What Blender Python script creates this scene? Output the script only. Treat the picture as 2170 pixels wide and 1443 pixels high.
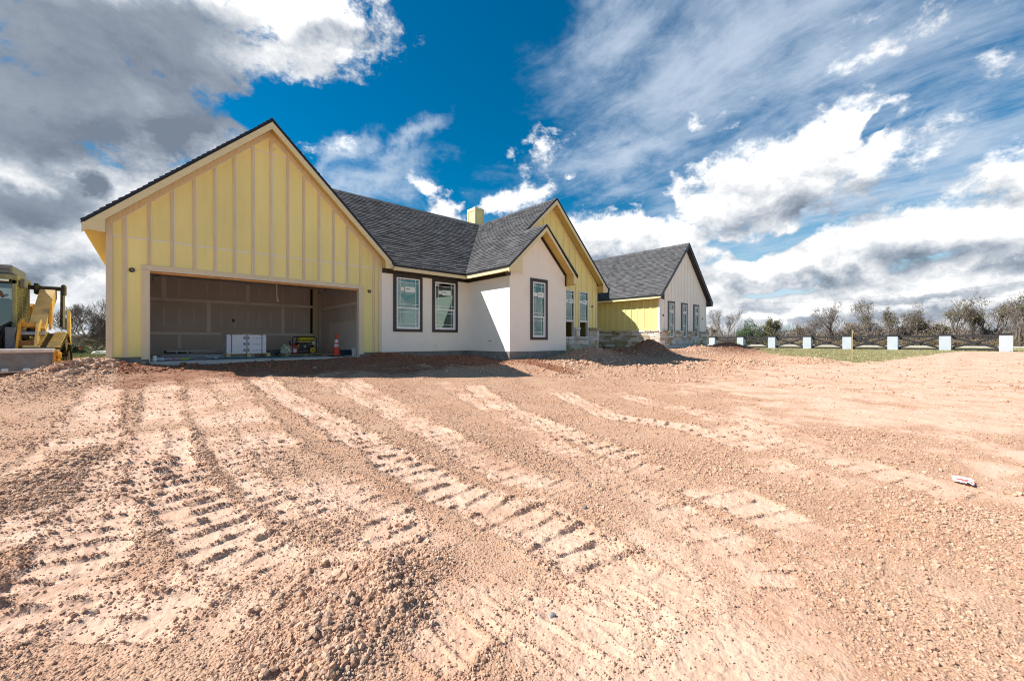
# ---------------------------------------------------------------- camera, world, sun, exposure
import bpy, bmesh, math, random
import numpy as np
from mathutils import Vector, Matrix, Euler, noise as mnoise
for _o in list(bpy.data.objects):
    bpy.data.objects.remove(_o, do_unlink=True)
S = bpy.context.scene
COL = S.collection
# Site frame: +X runs along the garage front to the right, +Y runs into the house, Z=0 is the eye level.
YAW = math.radians(47.8); CA, SA = math.cos(YAW), math.sin(YAW)
FPX = 844.0
def pix_dir(px, py):
    s = (px-1085.0)/FPX; t = (721.5-py)/FPX
    return Vector((SA*s+CA, -CA*s+SA, t)).normalized()
cam_d = bpy.data.cameras.new('camera'); cam = bpy.data.objects.new('camera', cam_d); COL.objects.link(cam)
cam.location = (0, 0, 0); cam.rotation_euler = (math.radians(90), 0, YAW-math.radians(90))
cam_d.sensor_width = 36; cam_d.lens = 36*FPX/2170.0; cam_d.clip_start = 0.05; cam_d.clip_end = 6000
S.camera = cam
S.cycles.filter_width = 1.1; S.cycles.use_denoising = True; S.cycles.denoising_prefilter = 'NONE'
S.view_settings.view_transform = 'Standard'; S.view_settings.look = 'None'
S.view_settings.exposure = 0.95; S.view_settings.gamma = 1.0
S.view_settings.use_curve_mapping = False
SUN_TO = Vector((-1.0, 0.816, 1.27)).normalized()
sun_d = bpy.data.lights.new('sun', 'SUN'); sun = bpy.data.objects.new('sun', sun_d); COL.objects.link(sun)
sun_d.energy = 4.3; sun_d.angle = math.radians(0.5); sun_d.color = (1.0, 0.955, 0.89)
sun.rotation_euler = (-SUN_TO).to_track_quat('-Z', 'Y').to_euler(); sun.location = (-20, 20, 30)

world = bpy.data.worlds.new('World'); S.world = world; world.use_nodes = True
class NG:
    """small helper for wiring node graphs"""
    def __init__(s, tree): s.t = tree; s.n = tree.nodes; s.l = tree.links
    def new(s, typ, **kw):
        n = s.n.new(typ)
        for k, v in kw.items(): setattr(n, k, v)
        return n
    def put(s, sock, v):
        if v is None: return
        if isinstance(v, bpy.types.NodeSocket): s.l.new(v, sock)
        else: sock.default_value = v
    def m(s, op, a=None, b=None, c=None, clamp=False):
        n = s.new('ShaderNodeMath', operation=op, use_clamp=clamp)
        s.put(n.inputs[0], a); s.put(n.inputs[1], b); s.put(n.inputs[2], c); return n.outputs[0]
    def v(s, op, a=None, b=None, sc=None):
        n = s.new('ShaderNodeVectorMath', operation=op)
        s.put(n.inputs[0], a); s.put(n.inputs[1], b)
        if sc is not None: s.put(n.inputs['Scale'], sc)
        return n.outputs['Value'] if op in ('LENGTH', 'DOT_PRODUCT', 'DISTANCE') else n.outputs[0]
    def noise(s, vec, scale, detail=6, rough=0.55, dist=0.0, lac=2.0, out='Fac', dim='3D'):
        n = s.new('ShaderNodeTexNoise', noise_dimensions=dim)
        s.put(n.inputs['Vector'], vec); n.inputs['Scale'].default_value = scale
        n.inputs['Detail'].default_value = detail; n.inputs['Roughness'].default_value = rough
        n.inputs['Distortion'].default_value = dist; n.inputs['Lacunarity'].default_value = lac
        return n.outputs[out]
    def rng(s, v, a, b, c=0.0, d=1.0, smooth=False):
        n = s.new('ShaderNodeMapRange')
        if smooth: n.interpolation_type = 'SMOOTHSTEP'
        s.put(n.inputs[0], v); s.put(n.inputs[1], a); s.put(n.inputs[2], b); s.put(n.inputs[3], c); s.put(n.inputs[4], d)
        return n.outputs[0]
    def mix(s, f, a, b, blend='MIX'):
        n = s.new('ShaderNodeMix', data_type='RGBA', blend_type=blend)
        s.put(n.inputs[0], f); s.put(n.inputs[6], a); s.put(n.inputs[7], b); return n.outputs[2]
    def mapping(s, vec, loc=(0, 0, 0), rot=(0, 0, 0), scale=(1, 1, 1), typ='POINT'):
        n = s.new('ShaderNodeMapping', vector_type=typ)
        s.put(n.inputs[0], vec); n.inputs[1].default_value = loc; n.inputs[2].default_value = rot; n.inputs[3].default_value = scale
        return n.outputs[0]

def blob_field(g, P, blobs, smooth=0.25):
    """union of soft ellipses on the celestial sphere: 1 at a centre, 0 at the rim, negative outside"""
    cur = None
    for k_, (px, py, rx, ry, rot) in enumerate(blobs):
        small = smooth < 0.251 and rx < 175
        if small: rx *= 1.75; ry *= 1.75                              # wispier rim on the small ones
        if cur is not None and k_ % 3 == 0:                           # chained so that the shader keeps few values alive at once
            P = g.v('SCALE', P, sc=g.m('MULTIPLY_ADD', cur, 1e-7, 1.0))
        c = pix_dir(px, py)
        r = math.radians(rot); ex = (math.cos(r), math.sin(r)); ey = (-math.sin(r), math.cos(r))
        k = 20.0
        e1 = (pix_dir(px+ex[0]*k, py-ex[1]*k)-pix_dir(px-ex[0]*k, py+ex[1]*k)); a1 = e1.length/(2*k)*rx
        e2 = (pix_dir(px+ey[0]*k, py-ey[1]*k)-pix_dir(px-ey[0]*k, py+ey[1]*k)); a2 = e2.length/(2*k)*ry
        e1.normalize(); e2 = (e2-e1*e2.dot(e1)).normalized(); e3 = e1.cross(e2)
        M = Matrix((e1, e2, e3)).transposed()
        mp = g.mapping(P, loc=c, rot=M.to_euler('XYZ'), scale=(a1, a2, 0.9), typ='TEXTURE')
        ln = g.v('LENGTH', mp)
        if small: ln = g.m('ADD', ln, 0.33)
        cur = ln if cur is None else g.m('SMOOTH_MIN', cur, ln, smooth)
    return g.m('SUBTRACT', 1.0, cur)

# cumulus masses / veils / grey undersides / clear windows as they stood over the site (bearing given through pix_dir)
CUM = [(250, 60, 560, 250, 0), (60, 250, 520, 170, 5), (330, 250, 290, 190, -15), (690, 95, 215, 150, 0), (800, 60, 110, 90, 0),
       (640, 150, 110, 60, -20), (120, 330, 260, 80, 0), (200, 400, 180, 90, 0), (80, 440, 230, 130, 0), (80, 600, 330, 130, 0), (330, 400, 200, 120, 20),
       (1165, 327, 96, 50, -25), (1115, 300, 50, 26, 10),
       (935, 450, 80, 46, -15), (905, 405, 30, 34, 60), (1090, 425, 90, 22, 10), (1290, 490, 140, 52, 10), (1200, 520, 150, 80, 0),
       (1670, 375, 270, 105, 10), (1760, 320, 176, 100, 12), (1560, 430, 176, 60, 0),
       (1420, 520, 170, 60, 0), (1650, 560, 260, 34, 4), (1900, 500, 300, 55, 6), (2120, 480, 200, 60, 8), (2140, 370, 110, 55, 10),
       (1700, 640, 420, 45, 2), (2100, 590, 320, 70, 4), (1480, 600, 160, 40, 0), (1250, 610, 200, 50, 0)]
GREY = [(200, 110, 430, 150, -8), (60, 225, 430, 110, 3), (440, 240, 190, 90, 10), (330, 60, 260, 90, 0), (60, 430, 180, 55, 0), (190, 400, 40, 40, 0)]
GREY2 = [(300, 330, 180, 70, 10), (130, 560, 160, 25, -5), (1720, 455, 200, 30, 6), (1850, 400, 60, 40, 0), (1820, 530, 240, 22, 5), (2100, 545, 160, 22, 6), (1300, 555, 160, 34, 0), (1600, 592, 260, 14, 2),
         (2000, 612, 260, 12, 3), (1700, 668, 360, 10, 2), (2150, 395, 70, 22, 5), (60, 650, 150, 16, 0), (1250, 510, 60, 20, 0), (950, 470, 50, 16, 0), (720, 60, 80, 30, 0), (1900, 660, 400, 14, 1)]
VEIL = [(1500, 150, 330, 210, 25), (1850, 120, 420, 230, 20), (2050, 320, 260, 150, 20), (1300, 60, 200, 90, 40), (1350, 330, 330, 60, 14), (790, 375, 130, 60, 15),
        (870, 300, 120, 24, 30), (740, 320, 80, 26, 30), (1700, 420, 600, 130, 8), (1900, 620, 600, 90, 2), (250, 640, 400, 120, 0)]
CLEAR = [(940, 230, 330, 170, -10), (1010, 80, 240, 120, 0), (640, 260, 110, 60, 0), (820, 420, 120, 40, -10), (1300, 330, 200, 60, 10),
         (1610, 502, 150, 20, 8), (1250, 400, 90, 40, 20), (1640, 612, 120, 10, 2), (1400, 440, 50, 26, 30), (1840, 300, 60, 20, 35)]

def cloud_group():
    t = bpy.data.node_groups.new('cloud_density', 'ShaderNodeTree')
    t.interface.new_socket('Vector', in_out='INPUT', socket_type='NodeSocketVector')
    t.interface.new_socket('Density', in_out='OUTPUT', socket_type='NodeSocketFloat')
    g = NG(t); gi = g.new('NodeGroupInput'); go = g.new('NodeGroupOutput')
    P = gi.outputs[0]
    w = g.noise(P, 5.0, 4, 0.6, out='Color'); w = g.v('SUBTRACT', w, (0.5, 0.5, 0.5)); w = g.v('SCALE', w, sc=0.06)
    Q = g.v('ADD', P, w)
    cov = blob_field(g, Q, CUM)
    clr = blob_field(g, g.v('ADD', P, g.v('SCALE', w, sc=2.6)), CLEAR, 0.26)
    wide = g.noise(g.mapping(P, scale=(1, 1, 2.2)), 2.3, 3, 0.5)
    back = g.m('MULTIPLY_ADD', wide, 3.0, -1.6)                    # broken cloud all round the sky
    cov = g.m('MAXIMUM', cov, g.m('SUBTRACT', back, 0.25))
    cov = g.m('SUBTRACT', cov, g.m('MULTIPLY', g.m('MAXIMUM', clr, 0.0), 1.1))
    sz = g.new('ShaderNodeSeparateXYZ'); g.put(sz.inputs[0], P); low = g.rng(sz.outputs[2], 0.0, 0.30, 0.75, 0.0)
    cov = g.m('ADD', cov, g.m('MULTIPLY', low, g.rng(clr, -0.6, 0.3, 1.0, 0.1)))
    cov = g.m('MINIMUM', cov, 1.0); cov = g.m('MAXIMUM', cov, -1.2)
    f1 = g.noise(g.mapping(Q, scale=(1, 1, 1.5)), 12.0, 9, 0.64)
    f2 = g.noise(P, 26.0, 8, 0.66)
    d = g.m('MULTIPLY_ADD', g.m('SUBTRACT', f1, 0.5), 3.4, g.m('MULTIPLY', cov, 1.5))
    d = g.m('MULTIPLY_ADD', g.m('SUBTRACT', f2, 0.5), 1.0, d)
    g.put(go.inputs[0], d)
    return t
def build_world():
    g = NG(world.node_tree); g.n.clear()
    out = g.new('ShaderNodeOutputWorld'); bg = g.new('ShaderNodeBackground')
    tc = g.new('ShaderNodeTexCoord'); P = g.v('NORMALIZE', tc.outputs['Generated'])
    sep = g.new('ShaderNodeSeparateXYZ'); g.put(sep.inputs[0], P); z = sep.outputs[2]
    sky = g.new('ShaderNodeTexSky', sky_type='NISHITA'); sky.sun_disc = False
    sky.sun_elevation = math.asin(SUN_TO.z); sky.sun_rotation = math.atan2(SUN_TO.x, SUN_TO.y)
    sky.air_density = 1.0; sky.dust_density = 0.3; sky.ozone_density = 3.0
    hs = g.new('ShaderNodeHueSaturation'); hs.inputs['Saturation'].default_value = 1.55
    g.put(hs.inputs['Color'], sky.outputs[0])
    blue = g.mix(1.0, hs.outputs[0], (0.30, 0.70, 0.58, 1), 'MULTIPLY')
    blue = g.mix(g.rng(z, 0.0, 0.34, 0.80, 0.0, True), blue, (3.7, 4.4, 5.1, 1))   # pale air towards the horizon
    grp = cloud_group()
    def dens(vec):
        n = g.new('ShaderNodeGroup'); n.node_tree = grp; g.put(n.inputs[0], vec); return n.outputs[0]
    d0 = dens(P)
    d1 = dens(g.v('ADD', P, tuple(SUN_TO*0.030+Vector((0, 0, 0.022)))))
    alpha = g.rng(d0, -0.05, 0.70, 0.0, 1.0, True)
    lit = g.m('SUBTRACT', d0, d1)                                     # thinner towards the sun = lit side
    w = g.v('SCALE', g.v('SUBTRACT', g.noise(P, 6.0, 6, 0.62, out='Color'), (0.5, 0.5, 0.5)), sc=0.17)
    PW = g.v('ADD', P, w)
    grey = g.rng(blob_field(g, PW, GREY, 0.3), -0.35, 0.60, 0.0, 1.0, True)
    grey2 = g.rng(blob_field(g, PW, GREY2, 0.3), -0.60, 0.60, 0.0, 0.34, True)
    soft = g.noise(g.mapping(PW, scale=(1, 1, 2.6)), 5.5, 7, 0.60)
    thick = g.rng(d0, 0.5, 2.2, 0.0, 1.0, True)
    shade = g.m('ADD', g.m('MULTIPLY', grey, 0.78), g.m('MULTIPLY', g.m('SUBTRACT', soft, 0.33), g.rng(grey, 0.0, 1.0, 1.25, 0.42)))
    shade = g.m('ADD', shade, grey2)
    shade = g.m('SUBTRACT', shade, g.m('MULTIPLY', lit, g.rng(grey, 0.0, 1.0, 0.36, 0.10)))
    shade = g.m('ADD', shade, g.m('MULTIPLY', thick, g.rng(grey, 0.0, 1.0, 0.30, 0.12)), clamp=True)
    ramp = g.new('ShaderNodeValToRGB'); g.put(ramp.inputs[0], shade)
    e = ramp.color_ramp.elements
    e[0].position = 0.0; e[0].color = (1.0, 1.0, 1.0, 1)
    e[1].position = 1.0; e[1].color = (0.155, 0.190, 0.245, 1)
    for pos, col in ((0.10, (0.90, 0.905, 0.91, 1)), (0.25, (0.71, 0.725, 0.745, 1)), (0.45, (0.53, 0.56, 0.60, 1)), (0.70, (0.31, 0.355, 0.42, 1))):
        a = e.new(pos); a.color = col
    cloud = g.mix(1.0, ramp.outputs[0], (6.6, 6.6, 6.6, 1), 'MULTIPLY')
    # high streaky veil on a flat layer far above
    zz = g.m('MAXIMUM', z, 0.06); inv = g.m('DIVIDE', 1.0, zz); pl = g.v('SCALE', P, sc=inv)
    sx = g.new('ShaderNodeSeparateXYZ'); g.put(sx.inputs[0], pl); cb = g.new('ShaderNodeCombineXYZ'); g.put(cb.inputs[0], sx.outputs[0]); g.put(cb.inputs[1], sx.outputs[1])
    flat = g.mapping(cb.outputs[0], rot=(0, 0, math.radians(-75.7)))
    wv = g.v('SCALE', g.v('SUBTRACT', g.noise(flat, 1.1, 3, 0.5, out='Color'), (0.5, 0.5, 0.5)), sc=0.55)
    flat = g.v('ADD', flat, wv)
    v1 = g.noise(g.mapping(flat, scale=(0.75, 2.6, 1)), 1.7, 9, 0.68)
    v2 = g.noise(flat, 1.9, 9, 0.66)
    vf = blob_field(g, PW, VEIL, 0.4)
    vd = g.m('ADD', g.m('MULTIPLY', g.m('SUBTRACT', v1, 0.5), 1.5), g.m('MULTIPLY', g.m('MAXIMUM', vf, -0.8), 1.05))
    vd = g.m('ADD', vd, g.m('MULTIPLY', g.m('SUBTRACT', v2, 0.5), 2.6))
    valpha = g.rng(vd, -0.35, 1.35, 0.0, 0.86, True)
    c = g.mix(valpha, blue, (3.2, 3.75, 4.5, 1))
    c = g.mix(alpha, c, cloud)
    g.put(bg.inputs[0], c); bg.inputs[1].default_value = 0.1
    g.l.new(bg.outputs[0], out.inputs[0])
build_world()
world.cycles.sampling_method = 'MANUAL'; world.cycles.sample_map_resolution = 512
# ---------------------------------------------------------------- helpers
WPOS = {}
def clip_poly(poly, a, b, c):
    """keep the part of a 2D polygon with a*x+b*y <= c"""
    out = []
    n = len(poly)
    for i in range(n):
        p, q = poly[i], poly[(i+1) % n]
        dp = a*p[0]+b*p[1]-c; dq = a*q[0]+b*q[1]-c
        if dp <= 1e-9: out.append(p)
        if (dp < -1e-9 and dq > 1e-9) or (dp > 1e-9 and dq < -1e-9):
            t = dp/(dp-dq); out.append((p[0]+(q[0]-p[0])*t, p[1]+(q[1]-p[1])*t))
    return out
def clip_to(poly, conv):
    """clip against a convex counter-clockwise polygon"""
    n = len(conv)
    for i in range(n):
        (x0, y0), (x1, y1) = conv[i], conv[(i+1) % n]
        a, b = (y1-y0), -(x1-x0)
        poly = clip_poly(poly, a, b, a*x0+b*y0)
        if len(poly) < 3: return []
    return poly
def area(poly):
    return 0.5*sum(poly[i][0]*poly[(i+1) % len(poly)][1]-poly[(i+1) % len(poly)][0]*poly[i][1] for i in range(len(poly)))
class MB:
    def __init__(s): s.v = []; s.f = []; s.tone = []
    def add(s, vs, fs, tone=0.5):
        o = len(s.v); s.v += [tuple(p) for p in vs]; s.f += [tuple(i+o for i in f) for f in fs]; s.tone += [tone]*len(fs); return s
    def box(s, x0, x1, y0, y1, z0, z1, tone=0.5, M=None):
        vs = [(x, y, z) for z in (z0, z1) for y in (y0, y1) for x in (x0, x1)]
        if M is not None: vs = [tuple(M @ Vector(p)) for p in vs]
        return s.add(vs, [(0, 2, 3, 1), (4, 5, 7, 6), (0, 1, 5, 4), (2, 6, 7, 3), (0, 4, 6, 2), (1, 3, 7, 5)], tone)
    def bbox(s, x0, x1, y0, y1, z0, z1, b=0.01, M=None):
        """box with chamfered edges"""
        vs = []
        for (X, sx) in ((x0, 1), (x1, -1)):
            for (Y, sy) in ((y0, 1), (y1, -1)):
                for (Z, sz) in ((z0, 1), (z1, -1)):
                    vs += [(X, Y+sy*b, Z+sz*b), (X+sx*b, Y, Z+sz*b), (X+sx*b, Y+sy*b, Z)]
        if M is not None: vs = [tuple(M @ Vector(p)) for p in vs]
        bm = bmesh.new()
        for p in vs: bm.verts.new(p)
        bmesh.ops.convex_hull(bm, input=bm.verts); bm.verts.ensure_lookup_table(); bm.verts.index_update()
        s.add([v.co[:] for v in bm.verts], [[v.index for v in f.verts] for f in bm.faces]); bm.free(); return s
    def prism(s, poly, fn, t0, t1, tone=0.5):
        """poly: 2D ccw outline; fn(a, b, t) -> 3D"""
        n = len(poly); vs = [fn(a, b, t0) for a, b in poly]+[fn(a, b, t1) for a, b in poly]
        return s.add(vs, [tuple(range(n))[::-1], tuple(range(n, 2*n))]+[(i, (i+1) % n, n+(i+1) % n, n+i) for i in range(n)], tone)
    def tube(s, pts, rad, n=8, caps=True, tone=0.5):
        pts = [Vector(p) for p in pts]
        if not hasattr(rad, '__len__'): rad = [rad]*len(pts)
        o = len(s.v); up = None
        for i, p in enumerate(pts):
            d = (pts[min(i+1, len(pts)-1)]-pts[max(i-1, 0)])
            if d.length < 1e-9: d = Vector((0, 0, 1))
            d.normalize()
            if up is None: up = Vector((0, 0, 1)) if abs(d.z) < 0.9 else Vector((1, 0, 0))
            a = d.cross(up)
            if a.length < 1e-4: a = d.orthogonal()
            a.normalize(); b = a.cross(d); up = b
            for k in range(n):
                t = 2*math.pi*k/n; q = p+(a*math.cos(t)+b*math.sin(t))*rad[i]; s.v.append(q[:])
        nf = 0
        for i in range(len(pts)-1):
            for k in range(n):
                s.f.append((o+i*n+k, o+i*n+(k+1) % n, o+(i+1)*n+(k+1) % n, o+(i+1)*n+k)); nf += 1
        if caps:
            s.f.append(tuple(o+k for k in range(n))[::-1]); s.f.append(tuple(o+(len(pts)-1)*n+k for k in range(n))); nf += 2
        s.tone += [tone]*nf
        return s
    def cyl(s, p0, p1, r0, r1=None, n=20, tone=0.5): return s.tube([p0, p1], [r0, r0 if r1 is None else r1], n, True, tone)
    def lathe(s, c, prof, n=24):
        o = len(s.v)
        for (r, z) in prof:
            for k in range(n):
                t = 2*math.pi*k/n; s.v.append((c[0]+r*math.cos(t), c[1]+r*math.sin(t), c[2]+z))
        nf = 0
        for i in range(len(prof)-1):
            for k in range(n):
                s.f.append((o+i*n+k, o+i*n+(k+1) % n, o+(i+1)*n+(k+1) % n, o+(i+1)*n+k)); nf += 1
        s.f.append(tuple(o+k for k in range(n))[::-1]); s.f.append(tuple(o+(len(prof)-1)*n+k for k in range(n)))
        s.tone += [0.5]*(nf+2); return s
    def build(s, name, mat, parent=None, smooth=False, tone=False, org=None, fix=True):
        me = bpy.data.meshes.new(name)
        base = WPOS.get(parent.name, Vector((0, 0, 0))) if parent else (Vector(org) if org else Vector((0, 0, 0)))
        me.from_pydata([(p[0]-base.x, p[1]-base.y, p[2]-base.z) for p in s.v], [], s.f)
        if tone:
            at = me.attributes.new('tone', 'FLOAT', 'FACE'); at.data.foreach_set('value', s.tone)
        if fix:
            bm = bmesh.new(); bm.from_mesh(me); bmesh.ops.recalc_face_normals(bm, faces=bm.faces); bm.to_mesh(me); bm.free()
        if smooth: me.polygons.foreach_set('use_smooth', [True]*len(me.polygons))
        if mat: me.materials.append(mat)
        o = bpy.data.objects.new(name, me); COL.objects.link(o)
        if parent: o.parent = parent; WPOS[o.name] = base.copy()
        else: o.location = base; WPOS[o.name] = base.copy()
        return o
def thing(name, label, cat, loc, group=None):
    o = bpy.data.objects.new(name, None); COL.objects.link(o); o.location = loc; o.empty_display_size = 0.2
    o['label'] = label; o['category'] = cat
    if group: o['group'] = group
    WPOS[o.name] = Vector(loc); return o
def tag(o, label, cat, group=None):
    o['label'] = label; o['category'] = cat
    if group: o['group'] = group
    return o
def structure(o): o['kind'] = 'structure'; return o
def stuff(o): o['kind'] = 'stuff'; return o
def copy_tree(o, parent=None):
    c = o.copy(); COL.objects.link(c)
    if parent: c.parent = parent
    for ch in list(o.children): copy_tree(ch, c)
    return c

# ---------------------------------------------------------------- materials
MATS = {}
def mat(name, col, rough=0.7, spec=0.3, metal=0.0, var=0.0, vscale=8.0, bump=0.0, bscale=60.0, dirt=None, rnd=0.0, tone=False,
        stretch=(1, 1, 1), coat=0.0, streak=0.0):
    if name in MATS: return MATS[name]
    m = bpy.data.materials.new(name); m.use_nodes = True; g = NG(m.node_tree)
    p = g.n.get('Principled BSDF'); c = (col[0], col[1], col[2], 1)
    tc = g.new('ShaderNodeTexCoord').outputs['Object']
    geo = g.new('ShaderNodeNewGeometry').outputs['Position']
    cur = None
    if var > 0:
        nz = g.noise(g.mapping(geo, scale=stretch), vscale, 6, 0.6)
        lo = tuple(x*(1-var) for x in col)+(1,); hi = tuple(min(1, x*(1+var)) for x in col)+(1,)
        cur = g.mix(g.rng(nz, 0.3, 0.7), lo, hi)
    else: cur = c
    if streak > 0:
        nz = g.noise(g.mapping(geo, scale=(14, 14, 0.7)), 1.0, 4, 0.6)
        cur = g.mix(g.rng(nz, 0.55, 0.75, 0, streak), cur, tuple(x*0.6 for x in col)+(1,))
    if rnd > 0:
        oi = g.new('ShaderNodeObjectInfo').outputs['Random']
        cur = g.mix(1.0, cur, g.comb3(g.rng(oi, 0, 1, 1-rnd, 1+rnd)), 'MULTIPLY')
    if tone:
        at = g.new('ShaderNodeAttribute', attribute_name='tone').outputs['Fac']
        cur = g.mix(1.0, cur, g.comb3(g.rng(at, 0, 1, 1-tone, 1+tone)), 'MULTIPLY')
    if dirt:
        dc, amt, sc = dirt
        nz = g.noise(geo, sc, 7, 0.65)
        cur = g.mix(g.rng(nz, 0.62-amt*0.4, 0.72, 0, min(1, amt*1.6)), cur, tuple(dc)+(1,))
    g.put(p.inputs['Base Color'], cur)
    p.inputs['Roughness'].default_value = rough; p.inputs['Metallic'].default_value = metal
    p.inputs['Specular IOR Level'].default_value = spec; p.inputs['Coat Weight'].default_value = coat
    if bump > 0:
        b = g.new('ShaderNodeBump'); b.inputs['Strength'].default_value = min(1, bump*4); b.inputs['Distance'].default_value = bump
        g.put(b.inputs['Height'], g.noise(g.mapping(geo, scale=stretch), bscale, 5, 0.6)); g.l.new(b.outputs[0], p.inputs['Normal'])
    MATS[name] = m; return m
def _comb3(s, f):
    n = s.new('ShaderNodeCombineColor')
    for i in range(3): s.put(n.inputs[i], f)
    return n.outputs[0]
NG.comb3 = _comb3

M_YEL = mat('yellow_sheathing', (0.87, 0.76, 0.30), 0.55, 0.35, var=0.07, vscale=1.6, bump=0.0015, bscale=40, stretch=(1, 1, 0.3), streak=0.12, rnd=0.05)
M_TRIM = mat('primed_trim', (0.70, 0.61, 0.42), 0.6, 0.3, var=0.06, vscale=4, bump=0.002, bscale=30, stretch=(6, 6, 0.6), rnd=0.04)
M_BAT = mat('batten_wood', (0.70, 0.58, 0.36), 0.65, 0.25, var=0.10, vscale=5, bump=0.002, bscale=40, stretch=(6, 6, 0.5), rnd=0.07)
M_CAULK = mat('white_caulk', (0.80, 0.76, 0.66), 0.5)
M_FASC = mat('cream_fascia', (0.76, 0.66, 0.39), 0.55, 0.3, var=0.05, vscale=3, bump=0.0015, bscale=40, stretch=(1, 1, 4))
M_SOFF = mat('soffit_board', (0.60, 0.43, 0.13), 0.6, 0.3, var=0.08, vscale=3)
M_WHITE = mat('white_siding_paint', (0.90, 0.862, 0.765), 0.6, 0.3, var=0.025, vscale=1.2, bump=0.0012, bscale=90, rnd=0.02, dirt=((0.62, 0.56, 0.48), 0.18, 1.4))
M_WHITE2 = mat('pale_wing_paint', (0.88, 0.855, 0.79), 0.6, 0.3, var=0.03, vscale=1.2, rnd=0.02)
M_BLK = mat('black_trim_paint', (0.030, 0.024, 0.022), 0.45, 0.45, var=0.15, vscale=4)
M_DRIP = mat('dark_drip_edge', (0.020, 0.021, 0.026), 0.4, 0.5, metal=0.2)
M_VINYL = mat('white_vinyl', (0.84, 0.84, 0.85), 0.35, 0.45)
M_CONC = mat('grey_concrete', (0.22, 0.21, 0.19), 0.9, 0.2, var=0.25, vscale=5, bump=0.01, bscale=30, dirt=((0.33, 0.30, 0.26), 0.35, 3.0))
M_SLAB = mat('pale_slab', (0.52, 0.50, 0.46), 0.85, 0.2, var=0.15, vscale=3, bump=0.004, bscale=40, dirt=((0.36, 0.24, 0.17), 0.25, 2.0))
M_DRY = mat('drywall', (0.66, 0.61, 0.57), 0.9, 0.15, var=0.08, vscale=1.0)
M_MUD = mat('joint_compound', (0.92, 0.88, 0.84), 0.9, 0.15, var=0.12, vscale=3)
M_DRY2 = mat('drywall_unpainted', (0.76, 0.735, 0.72), 0.9, 0.15, var=0.05, vscale=1.0)
M_CEIL = mat('ceiling_board', (0.70, 0.62, 0.56), 0.9, 0.15, var=0.1, vscale=2)
M_WOOD = mat('raw_lumber', (0.55, 0.36, 0.16), 0.7, 0.25, var=0.2, vscale=4, bump=0.002, bscale=60, stretch=(0.6, 6, 6))
M_PALL = mat('pallet_pine', (0.60, 0.46, 0.26), 0.75, 0.25, var=0.2, vscale=8, rnd=0.15)
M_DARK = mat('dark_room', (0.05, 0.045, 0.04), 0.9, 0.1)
M_SHING = mat('charcoal_shingle', (0.100, 0.099, 0.103), 0.92, 0.25, var=0.28, vscale=22, bump=0.004, bscale=260, tone=0.30, rnd=0.0)
M_SHING_O = mat('charcoal_shingle_piece', (0.100, 0.099, 0.103), 0.92, 0.25, var=0.28, vscale=22, bump=0.004, bscale=260, rnd=0.30)
M_FELT = mat('roof_felt', (0.03, 0.03, 0.032), 0.9, 0.2)
M_STONE = mat('limestone', (0.56, 0.50, 0.39), 0.9, 0.2, var=0.22, vscale=6, bump=0.02, bscale=22, rnd=0.22, dirt=((0.35, 0.26, 0.15), 0.35, 5.0))
M_STONE_W = mat('white_limestone', (0.70, 0.68, 0.63), 0.9, 0.2, var=0.12, vscale=7, bump=0.018, bscale=24, rnd=0.12, dirt=((0.5, 0.42, 0.3), 0.2, 5.0))
M_STONE_T = mat('tan_limestone', (0.42, 0.34, 0.21), 0.9, 0.2, var=0.25, vscale=7, bump=0.02, bscale=24, rnd=0.2)
M_MORT = mat('stone_mortar', (0.50, 0.46, 0.40), 0.95, 0.1, var=0.15, vscale=9, bump=0.006)
M_PAPER = mat('label_paper', (0.78, 0.86, 0.82), 0.6, 0.3)
M_INK = mat('dark_ink', (0.04, 0.05, 0.06), 0.6, 0.3)

def glass_mat(name, tint, refl, gcol=(0.62, 0.82, 0.78, 1)):
    m = bpy.data.materials.new(name); m.use_nodes = True; g = NG(m.node_tree); g.n.clear()
    o = g.new('ShaderNodeOutputMaterial'); tr = g.new('ShaderNodeBsdfTransparent'); tr.inputs[0].default_value = tint
    gl = g.new('ShaderNodeBsdfGlossy'); gl.inputs['Roughness'].default_value = 0.01; gl.inputs['Color'].default_value = gcol
    lw = g.new('ShaderNodeLayerWeight'); lw.inputs[0].default_value = 0.35
    mx = g.new('ShaderNodeMixShader'); g.put(mx.inputs[0], g.rng(lw.outputs['Fresnel'], 0, 1, refl, 1.0))
    bp = g.new('ShaderNodeBump'); bp.inputs['Strength'].default_value = 0.25; bp.inputs['Distance'].default_value = 0.02
    g.put(bp.inputs['Height'], g.noise(g.new('ShaderNodeNewGeometry').outputs['Position'], 1.6, 2, 0.5)); g.l.new(bp.outputs[0], gl.inputs['Normal'])
    g.l.new(tr.outputs[0], mx.inputs[1]); g.l.new(gl.outputs[0], mx.inputs[2]); g.l.new(mx.outputs[0], o.inputs[0]); return m
M_GLASS = glass_mat('window_glass', (0.40, 0.55, 0.53, 1), 0.13)
M_CABGL = glass_mat('cab_glass', (0.45, 0.47, 0.46, 1), 0.10, (0.7, 0.74, 0.76, 1))

# ---------------------------------------------------------------- the house
rnd = random.Random(7)
GV, MV, BV, YV, WV = 12.60, 12.56, 10.10, 11.17, 10.80        # front planes: garage, main wall, bay, yellow gable, wing
GL, GR = -0.734, 5.615                                         # garage sides
BL, BR = 9.05, 12.0                                            # bay sides
YR = 15.5
WL, WR = 20.75, 26.93
SILL = -0.385                                                  # bottom of the siding
GRZ, GRU, EZ = 5.94, 2.42, 2.53                                # garage ridge height, ridge position, eave height
house = thing('house', 'long unfinished house with yellow sheathing, cream walls, charcoal shingles and an open garage', 'house', (GRU, GV, -0.6))

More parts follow.
